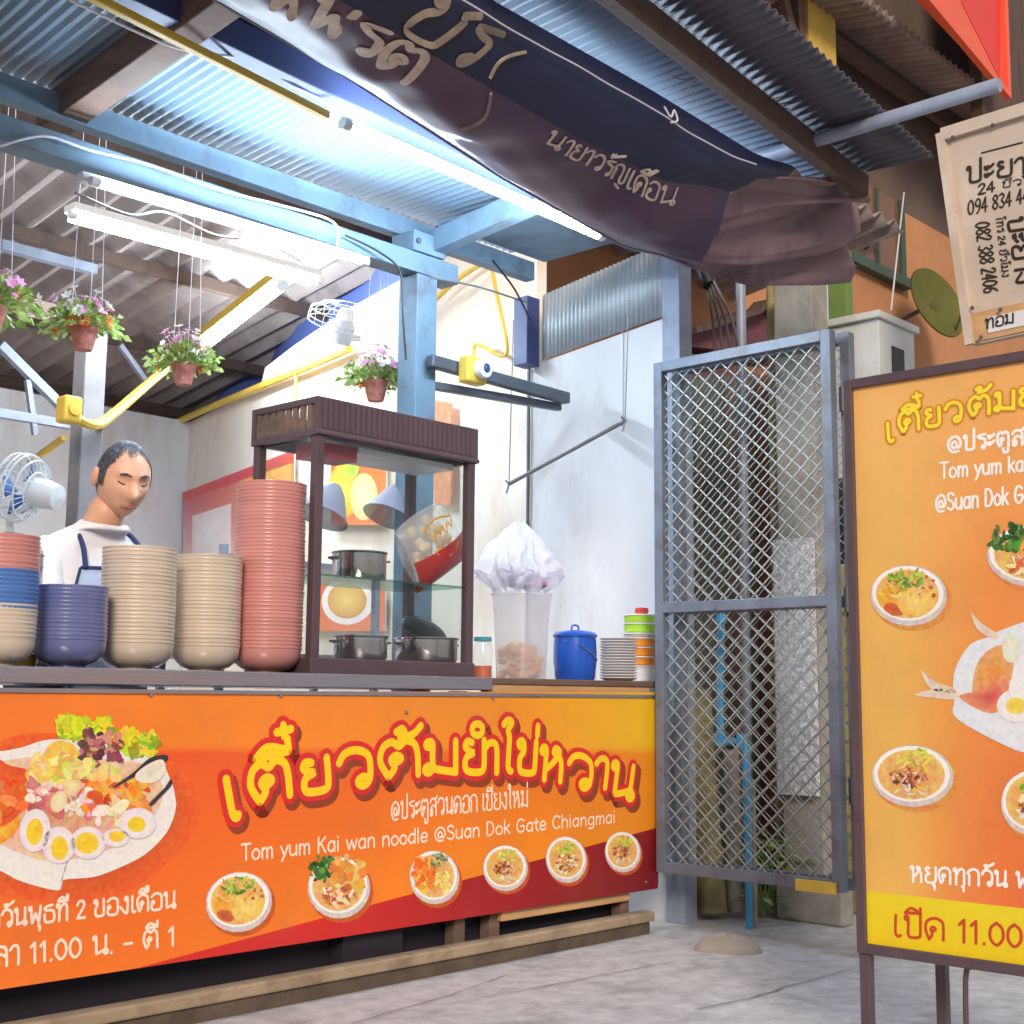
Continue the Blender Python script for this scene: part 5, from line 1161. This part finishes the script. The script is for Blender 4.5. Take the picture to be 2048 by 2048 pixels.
# things behind the gate
def plank_wall():
    r = thing('plank_wall', (4.9, 2.9, 0), 'dark weathered plank wall seen through the mesh gate', 'wall')
    y = 2.74; i = 0; X = 4.95
    while y < 3.75:
        wd = random.uniform(.11, .17); g = MB(); g.box(X+random.uniform(0, .012), X+.04, y, y+wd-.006, 0, 2.22+random.uniform(-.05, .05))
        g.build('plank', random.choice([M['concrete'], mat('grey_plank', (128, 114, 104), rough=.85, var=.3, vs=4, stretch=(5, 5, .7)), mat('reddish_plank', (142, 96, 80), rough=.85, var=.3, vs=4, stretch=(5, 5, .7)), mat('green_grey_plank', (112, 116, 110), rough=.85, var=.3, vs=4, stretch=(5, 5, .7))]), r); y += wd
plank_wall()
q = at(1617, 1500, X=4.55); g = MB(); g.box(4.50, 4.62, q.y-.085, q.y+.085, 0, at(1617, 560, X=4.55).z)
r = tag(g.build('concrete_post', M['concrete'], bevel=.006), 'pale concrete post behind the right side of the mesh gate', 'post')
g = MB(); g.box(4.46, 4.485, q.y-.085, q.y+.085, at(1617, 1592, X=4.47).z, at(1617, 1075, X=4.47).z)
tag(g.build('stone_slab', M['granite'], bevel=.003), 'speckled grey terrazzo board fixed on the concrete post behind the gate', 'board')
q = at(1690, 1700, X=4.7); g = MB(); g.box(4.66, 4.9, q.y-.16, at(1650, 1700, X=4.66).y+.02, 0, 1.3); tag(g.build('low_wall', M['mossy'], bevel=.01), 'mossy rendered pillar between the gate and the menu stand', 'wall')
q = at(1617, 1850, X=4.40); g = MB(); g.box(4.36, 4.44, q.y-.16, q.y+.11, 0, at(1617, 1755, X=4.4).z); tag(g.build('concrete_block', M['concrete'], bevel=.01), 'grey concrete block at the foot of the post behind the gate', 'block')
# leaning yellowish post
a = at(1425, 1880, X=4.2); b = at(1398, 1380, X=4.25); g = MB(); g.tube([(a.x, a.y, 0.02), tuple(a.lerp(b, .5)), tuple(b)], [.055, .05, .045], 12)
tag(g.build('timber_stump', M['mossy']), 'mossy yellowish round post leaning behind the gate', 'post')
a = at(1470, 1880, X=4.3); b = at(1462, 1500, X=4.3); g = MB(); g.tube([(a.x, a.y, 0.02), tuple(b)], .03, 10); tag(g.build('grey_pole', M['concrete']), 'grey round pole beside the mossy post behind the gate', 'pole')
g = MB(); P_ = [at(1442, 1232, X=4.1), at(1440, 1350, X=4.1), at(1440, 1478, X=4.1), at(1446, 1485, X=4.1), at(1484, 1482, X=4.1), at(1492, 1490, X=4.1), at(1494, 1600, X=4.1), at(1496, 1690, X=4.1)]
g.tube(P_, .014, 10)
for p in (P_[0], P_[2], P_[4]): g.tube([p-Vector((0, 0, .025)), p+Vector((0, 0, .025))], .02, 10)
g.tube([P_[-1], Vector((P_[-1].x, P_[-1].y, 0))], .012, 8); tag(g.build('water_pipe', M['pvc']), 'bright blue water pipe with an elbow behind the mesh gate', 'pipe')
# brown lower post + base stones
g = MB(); q = at(1508, 1880, X=4.15); g.tube([(q.x, q.y, 0), (q.x, q.y, .5)], .014, 8); tag(g.build('thin_stake', M['concrete']), 'thin grey stake standing by the leaves behind the gate', 'stake')
q = at(1455, 1880, Z=.03); g = MB(); rows = []
for i in range(9):
    rows.append([]); a = (i/8)*pi/2
    for j in range(25):
        th = 2*pi*j/24; rr = .11*cos(a)*(1+.10*sin(3*th)+.06*sin(5*th+1)); rows[-1].append(Vector((q.x+rr*cos(th)*.8, q.y+.0+rr*sin(th)*.95, .045*sin(a)*(1+.15*sin(4*th)))))
g.grid(rows); tag(g.build('stone_base', mat('pale_stone', (158, 148, 136), rough=.9, var=.15, bump=.4)), 'rounded pale stone at the foot of the posts under the gate', 'stone')
for k, (px, py, X, lab) in enumerate(((1528, 1860, 4.35, 'leafy green weed growing between the stake and the concrete block'), (1555, 1880, 4.45, 'small dark weed beside the concrete block'))):
    q = at(px, py, X=X); t = thing('weed', (q.x, q.y, 0), lab, 'plant'); g = MB()
    for i in range(70):
        th = random.uniform(0, 2*pi); h = random.uniform(.02, .30); c_ = Vector((q.x+cos(th)*.09*random.random(), q.y+sin(th)*.09*random.random(), h)); d = Vector((cos(th), sin(th), random.uniform(-.2, .7))).normalized(); a = d.cross(Vector((0, 0, 1))).normalized(); s1 = random.uniform(.02, .045); g.k = i % 2
        g.add([c_, c_+d*s1+a*s1*.45, c_+d*s1*2.1-Vector((0, 0, .01)), c_+d*s1-a*s1*.45], [(0, 1, 2, 3)], False)
    g.build('foliage', [M['leaf'], M['leaf2']], t)
    g = MB()
    for i in range(7): g.tube([(q.x, q.y, 0), (q.x+random.uniform(-.06, .06), q.y+random.uniform(-.06, .06), random.uniform(.1, .28))], .003, 5)
    g.build('stem', M['leaf'], t)

# ================================================================== POSTER STAND (right)
SX = 2.8
def sm_(x, y): return at(x, y, X=SX)
SN = Vector((-1, 0, 0))
a = sm_(1690, 763); sy1 = a.y; sz1 = a.z+.0; sz0 = sm_(1710, 1903).z; sy0 = sm_(2330, 1000).y
r = thing('menu_stand', (SX, (sy0+sy1)/2, 0), 'tall yellow orange menu board in a dark steel frame on legs at the right', 'sign')
g = MB(); f_ = .022
g.box(SX-.012, SX+.02, sy1-f_, sy1, sz0, sz1); g.box(SX-.012, SX+.02, sy0, sy0+f_, sz0, sz1); g.box(SX-.0118, SX+.0202, sy0+f_, sy1-f_, sz1-f_, sz1); g.box(SX-.0118, SX+.0202, sy0+f_, sy1-f_, sz0, sz0+f_)
g.build('frame', M['brown'], r, bevel=.002)
g = MB(); g.box(SX+.004, SX+.012, sy0+f_, sy1-f_, sz0+f_, sz1-f_); g.build('backing', M['signback'], r)
for y in (sy1-.014, sy1-.09, sy0+.09):
    g = MB(); g.box(SX-.006 if y != sy1-.09 else SX+.20, SX+.018 if y != sy1-.09 else SX+.224, y-.012, y+.012, 0, sz0-.0005 if y != sy1-.09 else sz0+.02); g.build('leg', M['brown'], r, bevel=.002)
g = MB(); g.box(SX+.012, SX+.21, sy1-.10, sy1-.08, sz0-.0, sz0+.02); g.build('cross_brace', M['brown'], r)
q = sm_(1925, 1950); g = MB(); g.tube(smoothp([(SX+.02, q.y-.01, sz0), (SX+.02, q.y+.003, sz0-.03), (SX+.02, q.y+.006, .0)], 4), .006, 8); g.build('stay_rod', M['brown'], r)
# printed face
YA, YB = sy1-f_, sy0+f_; ZA, ZB = sz0+f_, sz1-f_; FX = SX-.002
def su(u, v): return Vector((FX, YA+(YB-YA)*u, ZA+(ZB-ZA)*v))
def sp(x, y): return at(x, y, X=FX)
yb0 = (sp(1716, 1780).z-ZA)/(ZB-ZA)
g = MB(); nU, nV = 24, 24
vb = yb0
for i in range(nU):
    for j in range(nV):
        us = (i/nU, (i+1)/nU); vs2 = (vb+(1-vb)*j/nV, vb+(1-vb)*(j+1)/nV)
        def colr(u, v):
            c0 = mixc((240, 186, 96), (240, 148, 74), min(1, max(0, (u-.16)*3.0))); c0 = mixc(c0, (238, 118, 60), max(0, min(1, (u-.15)*2.5))*max(0, 1-(v-vb)*2.2)); return mixc(c0, (242, 186, 110), min(1, max(0, v-.62)*2.2))
        g.add([su(us[0], vs2[0]), su(us[1], vs2[0]), su(us[1], vs2[1]), su(us[0], vs2[1])], [(0, 1, 2, 3)], False, [rgb(colr(us[0], vs2[0])), rgb(colr(us[1], vs2[0])), rgb(colr(us[1], vs2[1])), rgb(colr(us[0], vs2[1]))])
g.add([su(0, 0), su(1, 0), su(1, vb), su(0, vb)], [(0, 1, 2, 3)], False, [rgb((240, 206, 20)), rgb((240, 206, 20)), rgb((236, 214, 40)), rgb((236, 214, 40))])
g.build('printed_sheet', M['print'], r)
def o6(x, y): return (1250+x*.4141, 600+y*.4141)
def stand_head(mb, wd, lift, col):
    mb.col = rgb(col)
    for ch, x, y, ww, hh, sl, le in (('เ', 1262, 690, 95, 90, -.22, -.1), ('ต', 1315, 645, 125, 95, -.2, -.05), ('ย', 1445, 618, 95, 85, -.18, -.05), ('ว', 1535, 600, 115, 95, -.16, 0), ('ต', 1650, 565, 130, 90, -.15, 0), ('ม', 1775, 540, 125, 85, -.14, 0), ('ย', 1895, 515, 110, 85, -.12, 0), ('า', 2000, 500, 110, 85, -.1, 0),
                                     ('ี', 1315+125, 645-22, 130, 92, -.2, -.05), ('๋', 1315+128, 645-26, 120, 90, -.2, -.05), ('้', 1650+120, 565-16, 130, 90, -.15, 0)):
        o = o6(x, y); s = ww*.4141; h = hh*.4141; put_glyph(mb, ch, o, (s, s*sl), (h*le, -h), wd, SN, sp, lift, 4)
g = MB(); stand_head(g, .0165, .001, (214, 142, 40)); g.build('headline_outline', M['print'], r)
g = MB(); stand_head(g, .0080, .002, (250, 226, 60)); g.build('headline_lettering', M['print'], r)
line('white_lettering', (250, 246, 240), '@ประตูสวนดอก', o6(1555, 735), o6(2260, 665), 29, 29, .0065, SN, sp, .001)
line('white_lettering', (250, 246, 240), 'Tom yum kai wan noodle', o6(1520, 862), o6(2352, 790), 28, 28, .0052, SN, sp, .001)
line('white_lettering', (250, 246, 240), '@Suan Dok Gate', o6(1498, 1022), o6(2030, 968), 31, 31, .0055, SN, sp, .001)
def o3(x, y): return (1250+x*.41305, 1350+y*.41305)
line('white_lettering', (250, 246, 240), 'หยุดทุกวัน พุธ', o3(1375, 1000), o3(2025, 1036), 31, 31, .0058, SN, sp, .001)
line('opening_hours_lettering', (206, 70, 40), 'เปิด 11.00 น.', o3(1292, 1262), o3(2130, 1338), 42, 42, .0062, SN, sp, .001);
for cx, cy, rx, ry, kd in ((1818, 1188, 77, 61, 'noodle'), (1826, 1549, 82, 62, 'pork'), (2068, 1110, 94, 62, 'salad'), (2068, 1602, 66, 66, 'mix')):
    bowl_print(r, cx, cy, rx, ry, kd, sp, SN, .05)
g = MB()
def oz(x, y): return (1650+x*.2588, 1000+y*.2588)
Z4 = lambda pts: closed([oz(*p) for p in pts]) if len(pts) < 20 else [oz(*p) for p in pts]
flat_poly(g, Z4([(990, 1480), (1010, 1300), (1120, 1120), (1260, 1060), (1380, 1000), (1700, 920), (2300, 1000), (2500, 1500), (2200, 1850), (1900, 1960), (1600, 1960), (1400, 1900), (1020, 1690), (1000, 1560)]), SN, .0010, (240, 240, 244), (226, 232, 240), sp)
flat_poly(g, Z4([(1140, 1480), (1180, 1260), (1300, 1140), (1440, 1130), (1460, 1280), (1400, 1460), (1220, 1520)]), SN, .0014, (236, 150, 70), (226, 170, 110), sp)
flat_poly(g, Z4([(1040, 1520), (1200, 1470), (1400, 1380), (1420, 1480), (1360, 1620), (1240, 1640)]), SN, .0016, (206, 76, 80), (236, 150, 110), sp)
flat_poly(g, Z4(oval(1480, 1590, 150, 130)), SN, .0020, (246, 244, 240), (240, 236, 236), sp); flat_poly(g, Z4(oval(1480, 1590, 80, 66)), SN, .0023, (240, 206, 50), (244, 220, 110), sp)
flat_poly(g, Z4(oval(1440, 1150, 70, 110)), SN, .0018, (236, 238, 220), (226, 226, 206), sp)
for pts in ([(700, 1500), (860, 1460), (1020, 1470), (1020, 1540), (760, 1520)], [(740, 1310), (820, 1390), (980, 1450), (1000, 1490), (820, 1460)], [(1130, 870), (1220, 960), (1340, 1040), (1310, 1080), (1180, 1000)]):
    flat_poly(g, Z4(pts), SN, .0013, (216, 196, 176), (236, 216, 196), sp)
g.build('fish_platter_picture', M['foodprint'], r)

# ================================================================== DRAPED VINYL BANNER UNDER THE AWNING
def interp(tab, u):
    for (u0, p0), (u1, p1) in zip(tab, tab[1:]):
        if u <= u1: return Vector(p0).lerp(Vector(p1), (u-u0)/(u1-u0))
    return Vector(tab[-1][1])
# control rails in photo px: upper edge, ridge fold, lower edge (same u)
UP = [(0, (360, -370)), (.2, (660, -186)), (.4, (985, 0)), (.6, (1300, 178)), (.78, (1507, 305)), (.92, (1650, 365)), (1, (1708, 388))]
RG = [(0, (200, -220)), (.2, (460, -130)), (.4, (868, 112)), (.6, (1143, 270)), (.78, (1330, 362)), (.92, (1560, 400)), (1, (1708, 400))]
LW = [(0, (100, -200)), (.2, (400, -20)), (.4, (709, 162)), (.6, (998, 350)), (.78, (1240, 488)), (.92, (1480, 556)), (1, (1690, 552))]
def S3(tab, u, Y): p = interp(tab, u); return at(p.x, p.y, Y=Y)
def dr(u, v):
    """v 0 upper edge .. 1 ridge .. 2 belly .. 3 lower edge"""
    a = S3(UP, u, 2.12); b = S3(RG, u, 2.2); c_ = S3(LW, u, 2.62-.25*max(0, u-.7)/.3)
    wob = .008*sin(u*23+v*2)+.004*sin(u*51+v)+.002*sin(u*95+v*5)+.002*sin(u*37-v*9)
    if v <= 1:
        p = a.lerp(b, v); p.y -= .035*sin(v*pi)+wob*.5*sin(v*pi)
    else:
        t_ = (v-1)/2; p = b.lerp(c_, t_); p.z -= (.045+.03*u)*sin(t_*pi)+wob*sin(t_*pi)+.0015*sin(u*60+t_*9)*sin(t_*pi)
    k = max(0, (u-.80)/.2)
    if k > 0:
        p.z += k*.034*sin(v*6.5+u*40)+k*.014*sin(v*17+u*90)*(1 if .15 < v < 2.95 else .3); p.y += k*.028*sin(v*7+u*65)
    return p
r = thing('draped_banner', dr(.5, 1.5), 'long dark navy vinyl banner with cream Thai lettering drooping under the awning', 'banner')
NU, NVv = 150, 40
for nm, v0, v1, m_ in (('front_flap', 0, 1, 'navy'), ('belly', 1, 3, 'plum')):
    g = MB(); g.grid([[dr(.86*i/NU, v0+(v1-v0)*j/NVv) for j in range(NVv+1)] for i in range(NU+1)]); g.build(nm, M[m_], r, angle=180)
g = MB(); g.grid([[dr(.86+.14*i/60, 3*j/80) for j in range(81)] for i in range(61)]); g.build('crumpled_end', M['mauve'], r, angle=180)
g = MB(); g.tube([dr(i/80, 3)+Vector((0, 0, -.002)) for i in range(70)], .005, 6); g.build('hem', M['greyplastic'], r)
g = MB(); g.tube([dr(i/80, .36)+Vector((-.01, -.02, -.004)) for i in range(66)], .0022, 5); g.build('guy_wire', M['whitecable'], r)
# lettering on the belly and flap; local frame from the surface
def lettering(txt, u0, u1, vb_, vt_, wd, m_, nm):
    g = MB(); tot = sum(G[c][0] for c in txt); x = 0
    for ch in txt:
        for st in strokes(ch):
            pts = smoothp([Vector((p.x, p.y, 0)) for p in st], 4); out = []
            for p in pts:
                u = u0+(u1-u0)*(x+p.x)/tot; v = vb_+(vt_-vb_)*p.y
                s0 = dr(u, v); du = dr(u+.004, v)-s0; dv = dr(u, v+.02)-s0; n_ = du.cross(dv).normalized()
                if n_.dot(Vector((0, 0, HC))-s0) < 0: n_ = -n_
                out.append(s0+n_*.0026)
            put_stroke(g, out, wd, n_, .0004)
        x += G[ch][0]
    g.build(nm, M[m_], r)
lettering('ฟพรต', .245, .402, 1.62, 1.02, .024, 'letter', 'large_lettering')
lettering('ชร', .352, .44, .94, .42, .019, 'gold', 'gold_lettering')
lettering('นายาวรัญเดือน', .575, .80, 1.30, 1.06, .0085, 'letter', 'small_lettering')
for u in (.44, .5):
    pass
g = MB(); s_ = [dr(.485+.012*sin(t_*pi), 1.05+.75*t_)+Vector((0, -.002, -.004)) for t_ in [i/12 for i in range(13)]]; put_stroke(g, s_, .009, (-.5, -.7, -.5), .001)
s_ = [dr(.47-.01*sin(t_*pi), .5+.42*t_)+Vector((-.003, -.005, 0)) for t_ in [i/12 for i in range(13)]]; put_stroke(g, s_, .009, (-.5, -.8, -.2), .001); g.build('printed_arc', M['gold'], r)
g = MB(); q = dr(.66, .36)+Vector((-.01, -.025, 0)); g.tube(smoothp([q+Vector((-.03, 0, .02)), q, q+Vector((.015, 0, .025)), q+Vector((.03, 0, .0)), q+Vector((.0, 0, -.015))], 4), .003, 6); g.build('tie_knot', M['whitecable'], r)

# ================================================================== RIGHT: HOUSE, PIPE, BOXES, SIGNS
HY = 5.0
def hp(x, y, Y=HY): return at(x, y, Y=Y)
r = thing('orange_house', (8, HY, 0), 'orange rendered house with its upper wall coloured as shadow behind the gate and menu stand', 'house')
zsp = hp(1800, 420).z
g = MB(); g.box(4.78, 16, HY, HY+.2, 0, zsp); g.build('lower_wall', M['orange_wall'], r)
g = MB(); g.box(4.78, 16, HY+.01, HY+.2, zsp+.001, 7.5); g.build('upper_wall', M['shaded_wall'], r)
q0, q1 = hp(1695, 395, HY-.03), hp(1812, 582, HY-.03); za, zb = hp(1700, 506, HY-.03).z, zsp+.05
xa, xb = hp(1700, 450, HY-.03).x, hp(1806, 450, HY-.03).x
w_ = None
g = MB(); f_ = .07
g.box(xa, xa+f_, HY-.05, HY-.001, za, zb); g.box(xb-f_, xb, HY-.05, HY-.001, za-.0, zb); g.box(xa-.04, xb+.04, HY-.08, HY-.001, za-.08, za-.001); g.box((xa+xb)/2-.02, (xa+xb)/2+.02, HY-.04, HY-.001, za, zb)
w_ = g.build('window', M['dgreen'], r)
g = MB(); g.box(xa+f_, xb-f_, HY-.02, HY-.012, za, zb); g.build('pane', mat('brown_pane', (120, 84, 60), rough=.2, var=.2, vs=3), w_)
# yellow pilaster and struts, eave with corrugated edge
a, b = hp(1617, 60, 4.7), hp(1671, 60, 4.7)
g = MB(); g.box(a.x, b.x, 4.7, HY-.001, hp(1650, 200, 4.7).z-.3, 7.4); g.build('pilaster', mat('yellow_pillar', (214, 178, 84), rough=.8, var=.1), r)
for (x0, y0, x1, y1) in ((1590, -10, 1598, 90), (1560, -10, 1580, 70), (1480, 30, 1600, -40)):
    g = MB(); g.bar(hp(x0, y0, 4.75), hp(x1, y1, 4.75), .08, .08); g.build('strut', M['wood'], r)
p0, p1 = hp(1695, 30, 4.6), hp(2060, 258, 4.6)
zE = (p0.z+p1.z)/2
g = MB(); rows = [[], [], []]; X0_, X1_ = 5.2, 13.0; n = 300
zA = hp(1700, 30, 4.6).z
for i in range(n+1):
    x = X0_+(X1_-X0_)*i/n; rows[0].append(Vector((x, 4.35, zA-.05+.035*sin(2*pi*i/4)))); rows[1].append(Vector((x, 4.7, zA+.02+.035*sin(2*pi*i/4)))); rows[2].append(Vector((x, 5.0, zA+.1+.035*sin(2*pi*i/4))))
g.grid(rows); g.build('eave_sheet', M['oldroof'], r, solid=.01)
g = MB(); g.bar((X0_, 4.8, zA-.10), (X1_, 4.8, zA-.10), .06, .12); g.build('eave_beam', M['plank'], r)
# red sign box above
def sq(x, y): return at(x, y, Y=4.1)
r = thing('red_signboard', sq(1930, 60), 'large red signboard with an orange red frame high above the eave', 'sign')
g = MB(); g.slab([sq(1830, -20), sq(2005, 165), sq(2005, -120), sq(1830, -160)], (0, -1, 0), .05); g.build('panel', M['orangered'], r)
g = MB(); g.slab([p+Vector((0, -.004, 0)) for p in (sq(1922, 5), sq(2000, 160), sq(2000, -120), sq(1922, -140))], (0, -1, 0), .003); g.build('red_field', M['red'], r)
g = MB(); g.bar(sq(2010, 190)+Vector((0, -.01, 0)), sq(1998, -140)+Vector((0, -.01, 0)), .06, .06); g.bar(sq(2012, 195)+Vector((0, -.02, 0)), sq(1822, -32)+Vector((0, -.02, 0)), .05, .05); g.build('frame', M['orangered'], r)
g = MB(); g.box(sq(2008, 50).x, 14, 4.3, 4.4, sq(2030, 230).z, 10); tag(g.build('dark_facade', M['plank']), 'dark facade hiding the pale sky beside the red signboard', 'facade')  # dark sheet enlarged to cover the pale sky in this corner
# pale support pipe
a, b = at(1560, 314, X=3.6), at(1998, 157, X=3.6); zc = (a.z+b.z)/2
g = MB(); g.tube([(3.6, a.y+.1, zc), (3.6, b.y, zc)], .021, 14); tag(g.build('support_pipe', M['greysteel']), 'pale grey pipe sticking out from the awning edge to the street', 'pipe')
# tyre repair board
TB = [(1886, 272), (2120, 200), (2180, 640), (1945, 690)]
TX = 4.4; Tq = [at(x, y, X=TX) for x, y in TB]
r = thing('repair_sign', sum(Tq, Vector())/4, 'tilted pale wooden board with black hand painted Thai words and phone numbers', 'sign')
g = MB(); g.slab(Tq, SN, .03); g.build('board', M['board'], r, bevel=.003)
def tp(u, v): return Tq[0].lerp(Tq[1], u).lerp(Tq[3].lerp(Tq[2], u), v)+SN*.0015
g = MB()
g.bar(tp(-.01, -.01)+SN*.008, tp(-.01, 1.0)+SN*.008, .03, .02, SN)
g.bar(tp(.0, .0)+SN*.009, tp(1, .0)+SN*.009, .045, .02, SN); g.build('edge_batten', M['board'], r)
g = MB(); g.slab([tp(.03, .86)+SN*.004, tp(1, .86)+SN*.004, tp(1, .99)+SN*.004, tp(.03, .99)+SN*.004], SN, .003); g.build('lower_panel', M['rawwood'], r)
g = MB(); g.slab([tp(.16, .895)+SN*.007, tp(.52, .895)+SN*.007, tp(.52, .965)+SN*.007, tp(.16, .965)+SN*.007], SN, .002); g.build('paper_label', M['whiteplate'], r)
g = MB()
def tpx(x, y):  # photo px on the board plane
    return at(x, y, X=TX-.0015)
def t_(x, y): return (1700+x*.23293, 250+y*.23293)
put_stroke(g, [tpx(*t_(1130, 240)), tpx(*t_(1480, 150))], .006, SN)
g.build('painted_line', M['ink'], r)
def ink(*a_):
    g = MB(); text_line(g, *a_); g.build('lettering', M['ink'], r)
ink('ปะยาง', t_(985, 505), t_(1641, 388), 32, 32, .010, SN, tpx, .001)
ink('24', t_(1095, 600), t_(1250, 565), 19, 19, .007, SN, tpx, .001)
ink('ชั่วโมง', t_(1300, 540), t_(1700, 480), 12, 12, .004, SN, tpx, .001)
ink('094 834 448', t_(1010, 775), t_(1600, 643), 27, 27, .006, SN, tpx, .001)
def vert(txt, x0, y0, x1, y1, h, wd):
    g = MB()
    tot = sum(G[c][0] for c in txt); p0 = Vector(t_(x0, y0)); p1 = Vector(t_(x1, y1)); d = (p1-p0)/tot; x = 0; up_ = Vector((d.y, -d.x)).normalized()*h
    for ch in txt: put_glyph(g, ch, tuple(p0+d*x), (d.x, d.y), (up_.x, up_.y), wd, SN, tpx, .001, 3); x += G[ch][0]
    g.build('lettering', M['ink'], r)
vert('082 388 2406', 1075, 840, 1155, 1450, 27, .006)
vert('โทร 24 ชั่วโมง', 1255, 790, 1310, 1310, 13, .004)
vert('ปะยาง', 1350, 790, 1440, 1380, 30, .010)
ink('ทอม', t_(1165, 1755), t_(1420, 1700), 19, 19, .006, SN, lambda x, y: tpx(x, y)+SN*.008, .001)
for u, v in ((.1, .03), (.45, .03), (.1, .98), (.3, .875), (.06, .84)):
    g = MB(); g.lathe([(.008, 0), (.006, .004), (0, .005)], tp(u, v)+SN*.016, 10, Matrix.Rotation(radians(-90), 3, 'Y')); g.build('nail', M['darksteel'], r)
g = MB(); q = tp(.6, .5); g.box(TX+.032, TX+.09, q.y-.03, q.y+.03, 0, tp(.6, 0).z); g.build('post', M['plank'], r)
# electric box behind the gate
q = at(1752, 690, X=4.75)
a = at(1640, 640, X=4.75); b = at(1757, 640, X=4.75)
zt, zb = at(1755, 622, X=4.75).z, at(1755, 770, X=4.75).z-.35
r = thing('electric_box', (4.9, (a.y+b.y)/2, zb), 'pale grey electric cabinet with a sloping lid behind the gate and menu stand', 'cabinet')
g = MB(); g.box(4.75, 5.05, b.y, a.y, zb, zt-.03); g.build('body', M['boxgrey'], r, bevel=.004)
g = MB(); g.box(4.73, 5.07, b.y-.015, a.y+.015, zt-.029, zt); g.build('lid', M['boxgrey'], r, bevel=.004)
g = MB(); g.box(4.85, 4.95, b.y-.004, b.y-.001, zb+.35, zt-.12); g.build('vent', M['black'], r)
g = MB(); g.box(4.8, 5.0, (a.y+b.y)/2-.06, (a.y+b.y)/2+.06, 0, zb-.001); g.build('pedestal', M['concrete'], r)
# satellite dish on the house
q = hp(1872, 607, HY-.35); t = thing('satellite_dish', q, 'olive green satellite dish on the orange house wall', 'dish')
_e1 = (AX*.55-AY*.83).normalized(); _nn = (-_f*.74+(AX*.83+AY*.55)*.67).normalized(); _e2 = _nn.cross(_e1)
Md = Matrix((_e1, _e2, _nn)).transposed()
g = MB(); g.lathe([(0, -.05), (.1, -.042), (.2, -.018), (.28, .012), (.30, .02), (.302, .012)], q, 40, Md, sx=1.0, sy=1.0); g.build('reflector', M['olive'], t, solid=.006)
g = MB(); g.tube([q+Md@Vector((.26, 0, .02)), q+Md@Vector((.12, 0, .2))], .010, 8); g.build('feed_arm', M['olive'], t)
g = MB(); g.tube([q+Vector((0, .04, 0)), (q.x, HY, q.z-.1)], .02, 8); g.build('mount', M['darksteel'], t)
# wall lamp / bracket on the house
q = hp(1740, 478, HY-.05); g = MB(); g.bar(hp(1728, 485, HY-.08), hp(1754, 478, HY-.08), .05, .05); g.tube([hp(1742, 484, HY-.06), hp(1690, 560, HY-.04)], .012, 6)
tag(g.build('wall_bracket', M['plank']), 'small dark bracket with a rod on the orange wall under the window', 'bracket')
g = MB(); g.tube([at(1808, 385, Y=4.6), at(1782, 620, Y=3.9)], .006, 6); tag(g.build('guy_cable', M['whitecable']), 'pale straight cable running down in front of the orange wall to the electric cabinet', 'cable')
# poles and cables above the gate
for px, w0, m_, lab in ((1482, .035, 'greysteel', 'grey steel pole rising behind the mesh gate'), (1542, .028, 'mossy', 'thin tan pole next to the white board behind the gate')):
    q = at(px, 640, X=4.62); g = MB(); g.tube([(q.x, q.y, 0), (q.x, q.y, at(px, 545, X=4.62).z+.25)], w0/2*1.2, 10); tag(g.build('pole', M[m_]), lab, 'pole')
a, b = at(1583, 560, X=5.0), at(1642, 560, X=5.0); g = MB(); g.box(5.0, 5.06, b.y, a.y, 0, a.z+.3); tag(g.build('white_board', M['whitewall'], bevel=.004), 'tall cream white board standing behind the gate top', 'board')
a, b = at(1645, 560, X=5.3), at(1692, 560, X=5.3); g = MB(); g.box(5.3, 5.36, b.y, a.y, 0, a.z+.12); tag(g.build('green_panel', M['green'], bevel=.004), 'green painted panel beside the cream board behind the gate', 'panel')
P_ = [at(1410, 545, X=4.4), at(1424, 590, X=4.4), at(1440, 640, X=4.5), at(1452, 720, X=4.6)]
r = thing('cable_bundle', P_[1], 'bundle of grey cables dropping from a black splice behind the gate', 'cables')
for k in range(4):
    g = MB(); g.tube(smoothp([p+Vector((.01*k, (.012+.012*i)*(k-1.5), 0)) for i, p in enumerate(P_)], 5), .006, 6); g.build('cable', M['cable'], r)
g = MB(); g.tube([at(1405, 535, X=4.4), at(1420, 570, X=4.4)], .03, 12); g.build('splice', M['black'], r)
g = MB(); g.tube([P_[0], at(1385, 480, X=4.2), at(1340, 430, X=4.0)], .006, 6); g.build('cable', M['cable'], r)
# low neighbouring tiled roof
r = thing('shed', (6.2, 3.9, 0), 'low maroon roofed shed behind the gate poles', 'shed')
p_ = [at(1370, 672, Y=4.3), at(1500, 632, Y=4.3), at(1515, 615, Y=4.3), at(1560, 660, Y=4.3), at(1600, 655, Y=4.3)]
g = MB(); g.slab([at(1360, 690, Y=4.3), at(1600, 720, Y=4.3)]+p_[::-1], (0, -1, 0), .3); g.build('gable', M['maroon'], r)
for a, b in zip(p_, p_[1:]):
    g = MB(); g.bar(a+Vector((0, -.03, .02)), b+Vector((0, -.03, .02)), .1, .035); g.build('roof_edge', M['plank'], r)
g = MB(); q0, q1 = at(1360, 690, Y=4.3), at(1600, 720, Y=4.3); g.box(q0.x, q1.x, 4.31, 4.58, 0, q0.z-.02); g.build('wall', M['maroon'], r)
# twigs on the awning
for px, py in ((1400, 150), (1510, 205)):
    q = at(px, py, Z=2.56); g = MB()
    for k in range(4):
        a = random.uniform(0, 6); g.tube(smoothp([q, q+Vector((cos(a)*.05, sin(a)*.05, -.02)), q+Vector((cos(a)*.1+.02, sin(a)*.09, -.01))], 4), .0018, 4)
    tag(g.build('dead_creeper', M['plank']), 'dry creeper tendril clinging under the zinc awning near the '+('banner edge' if px == 1400 else 'front purlin'), 'creeper')
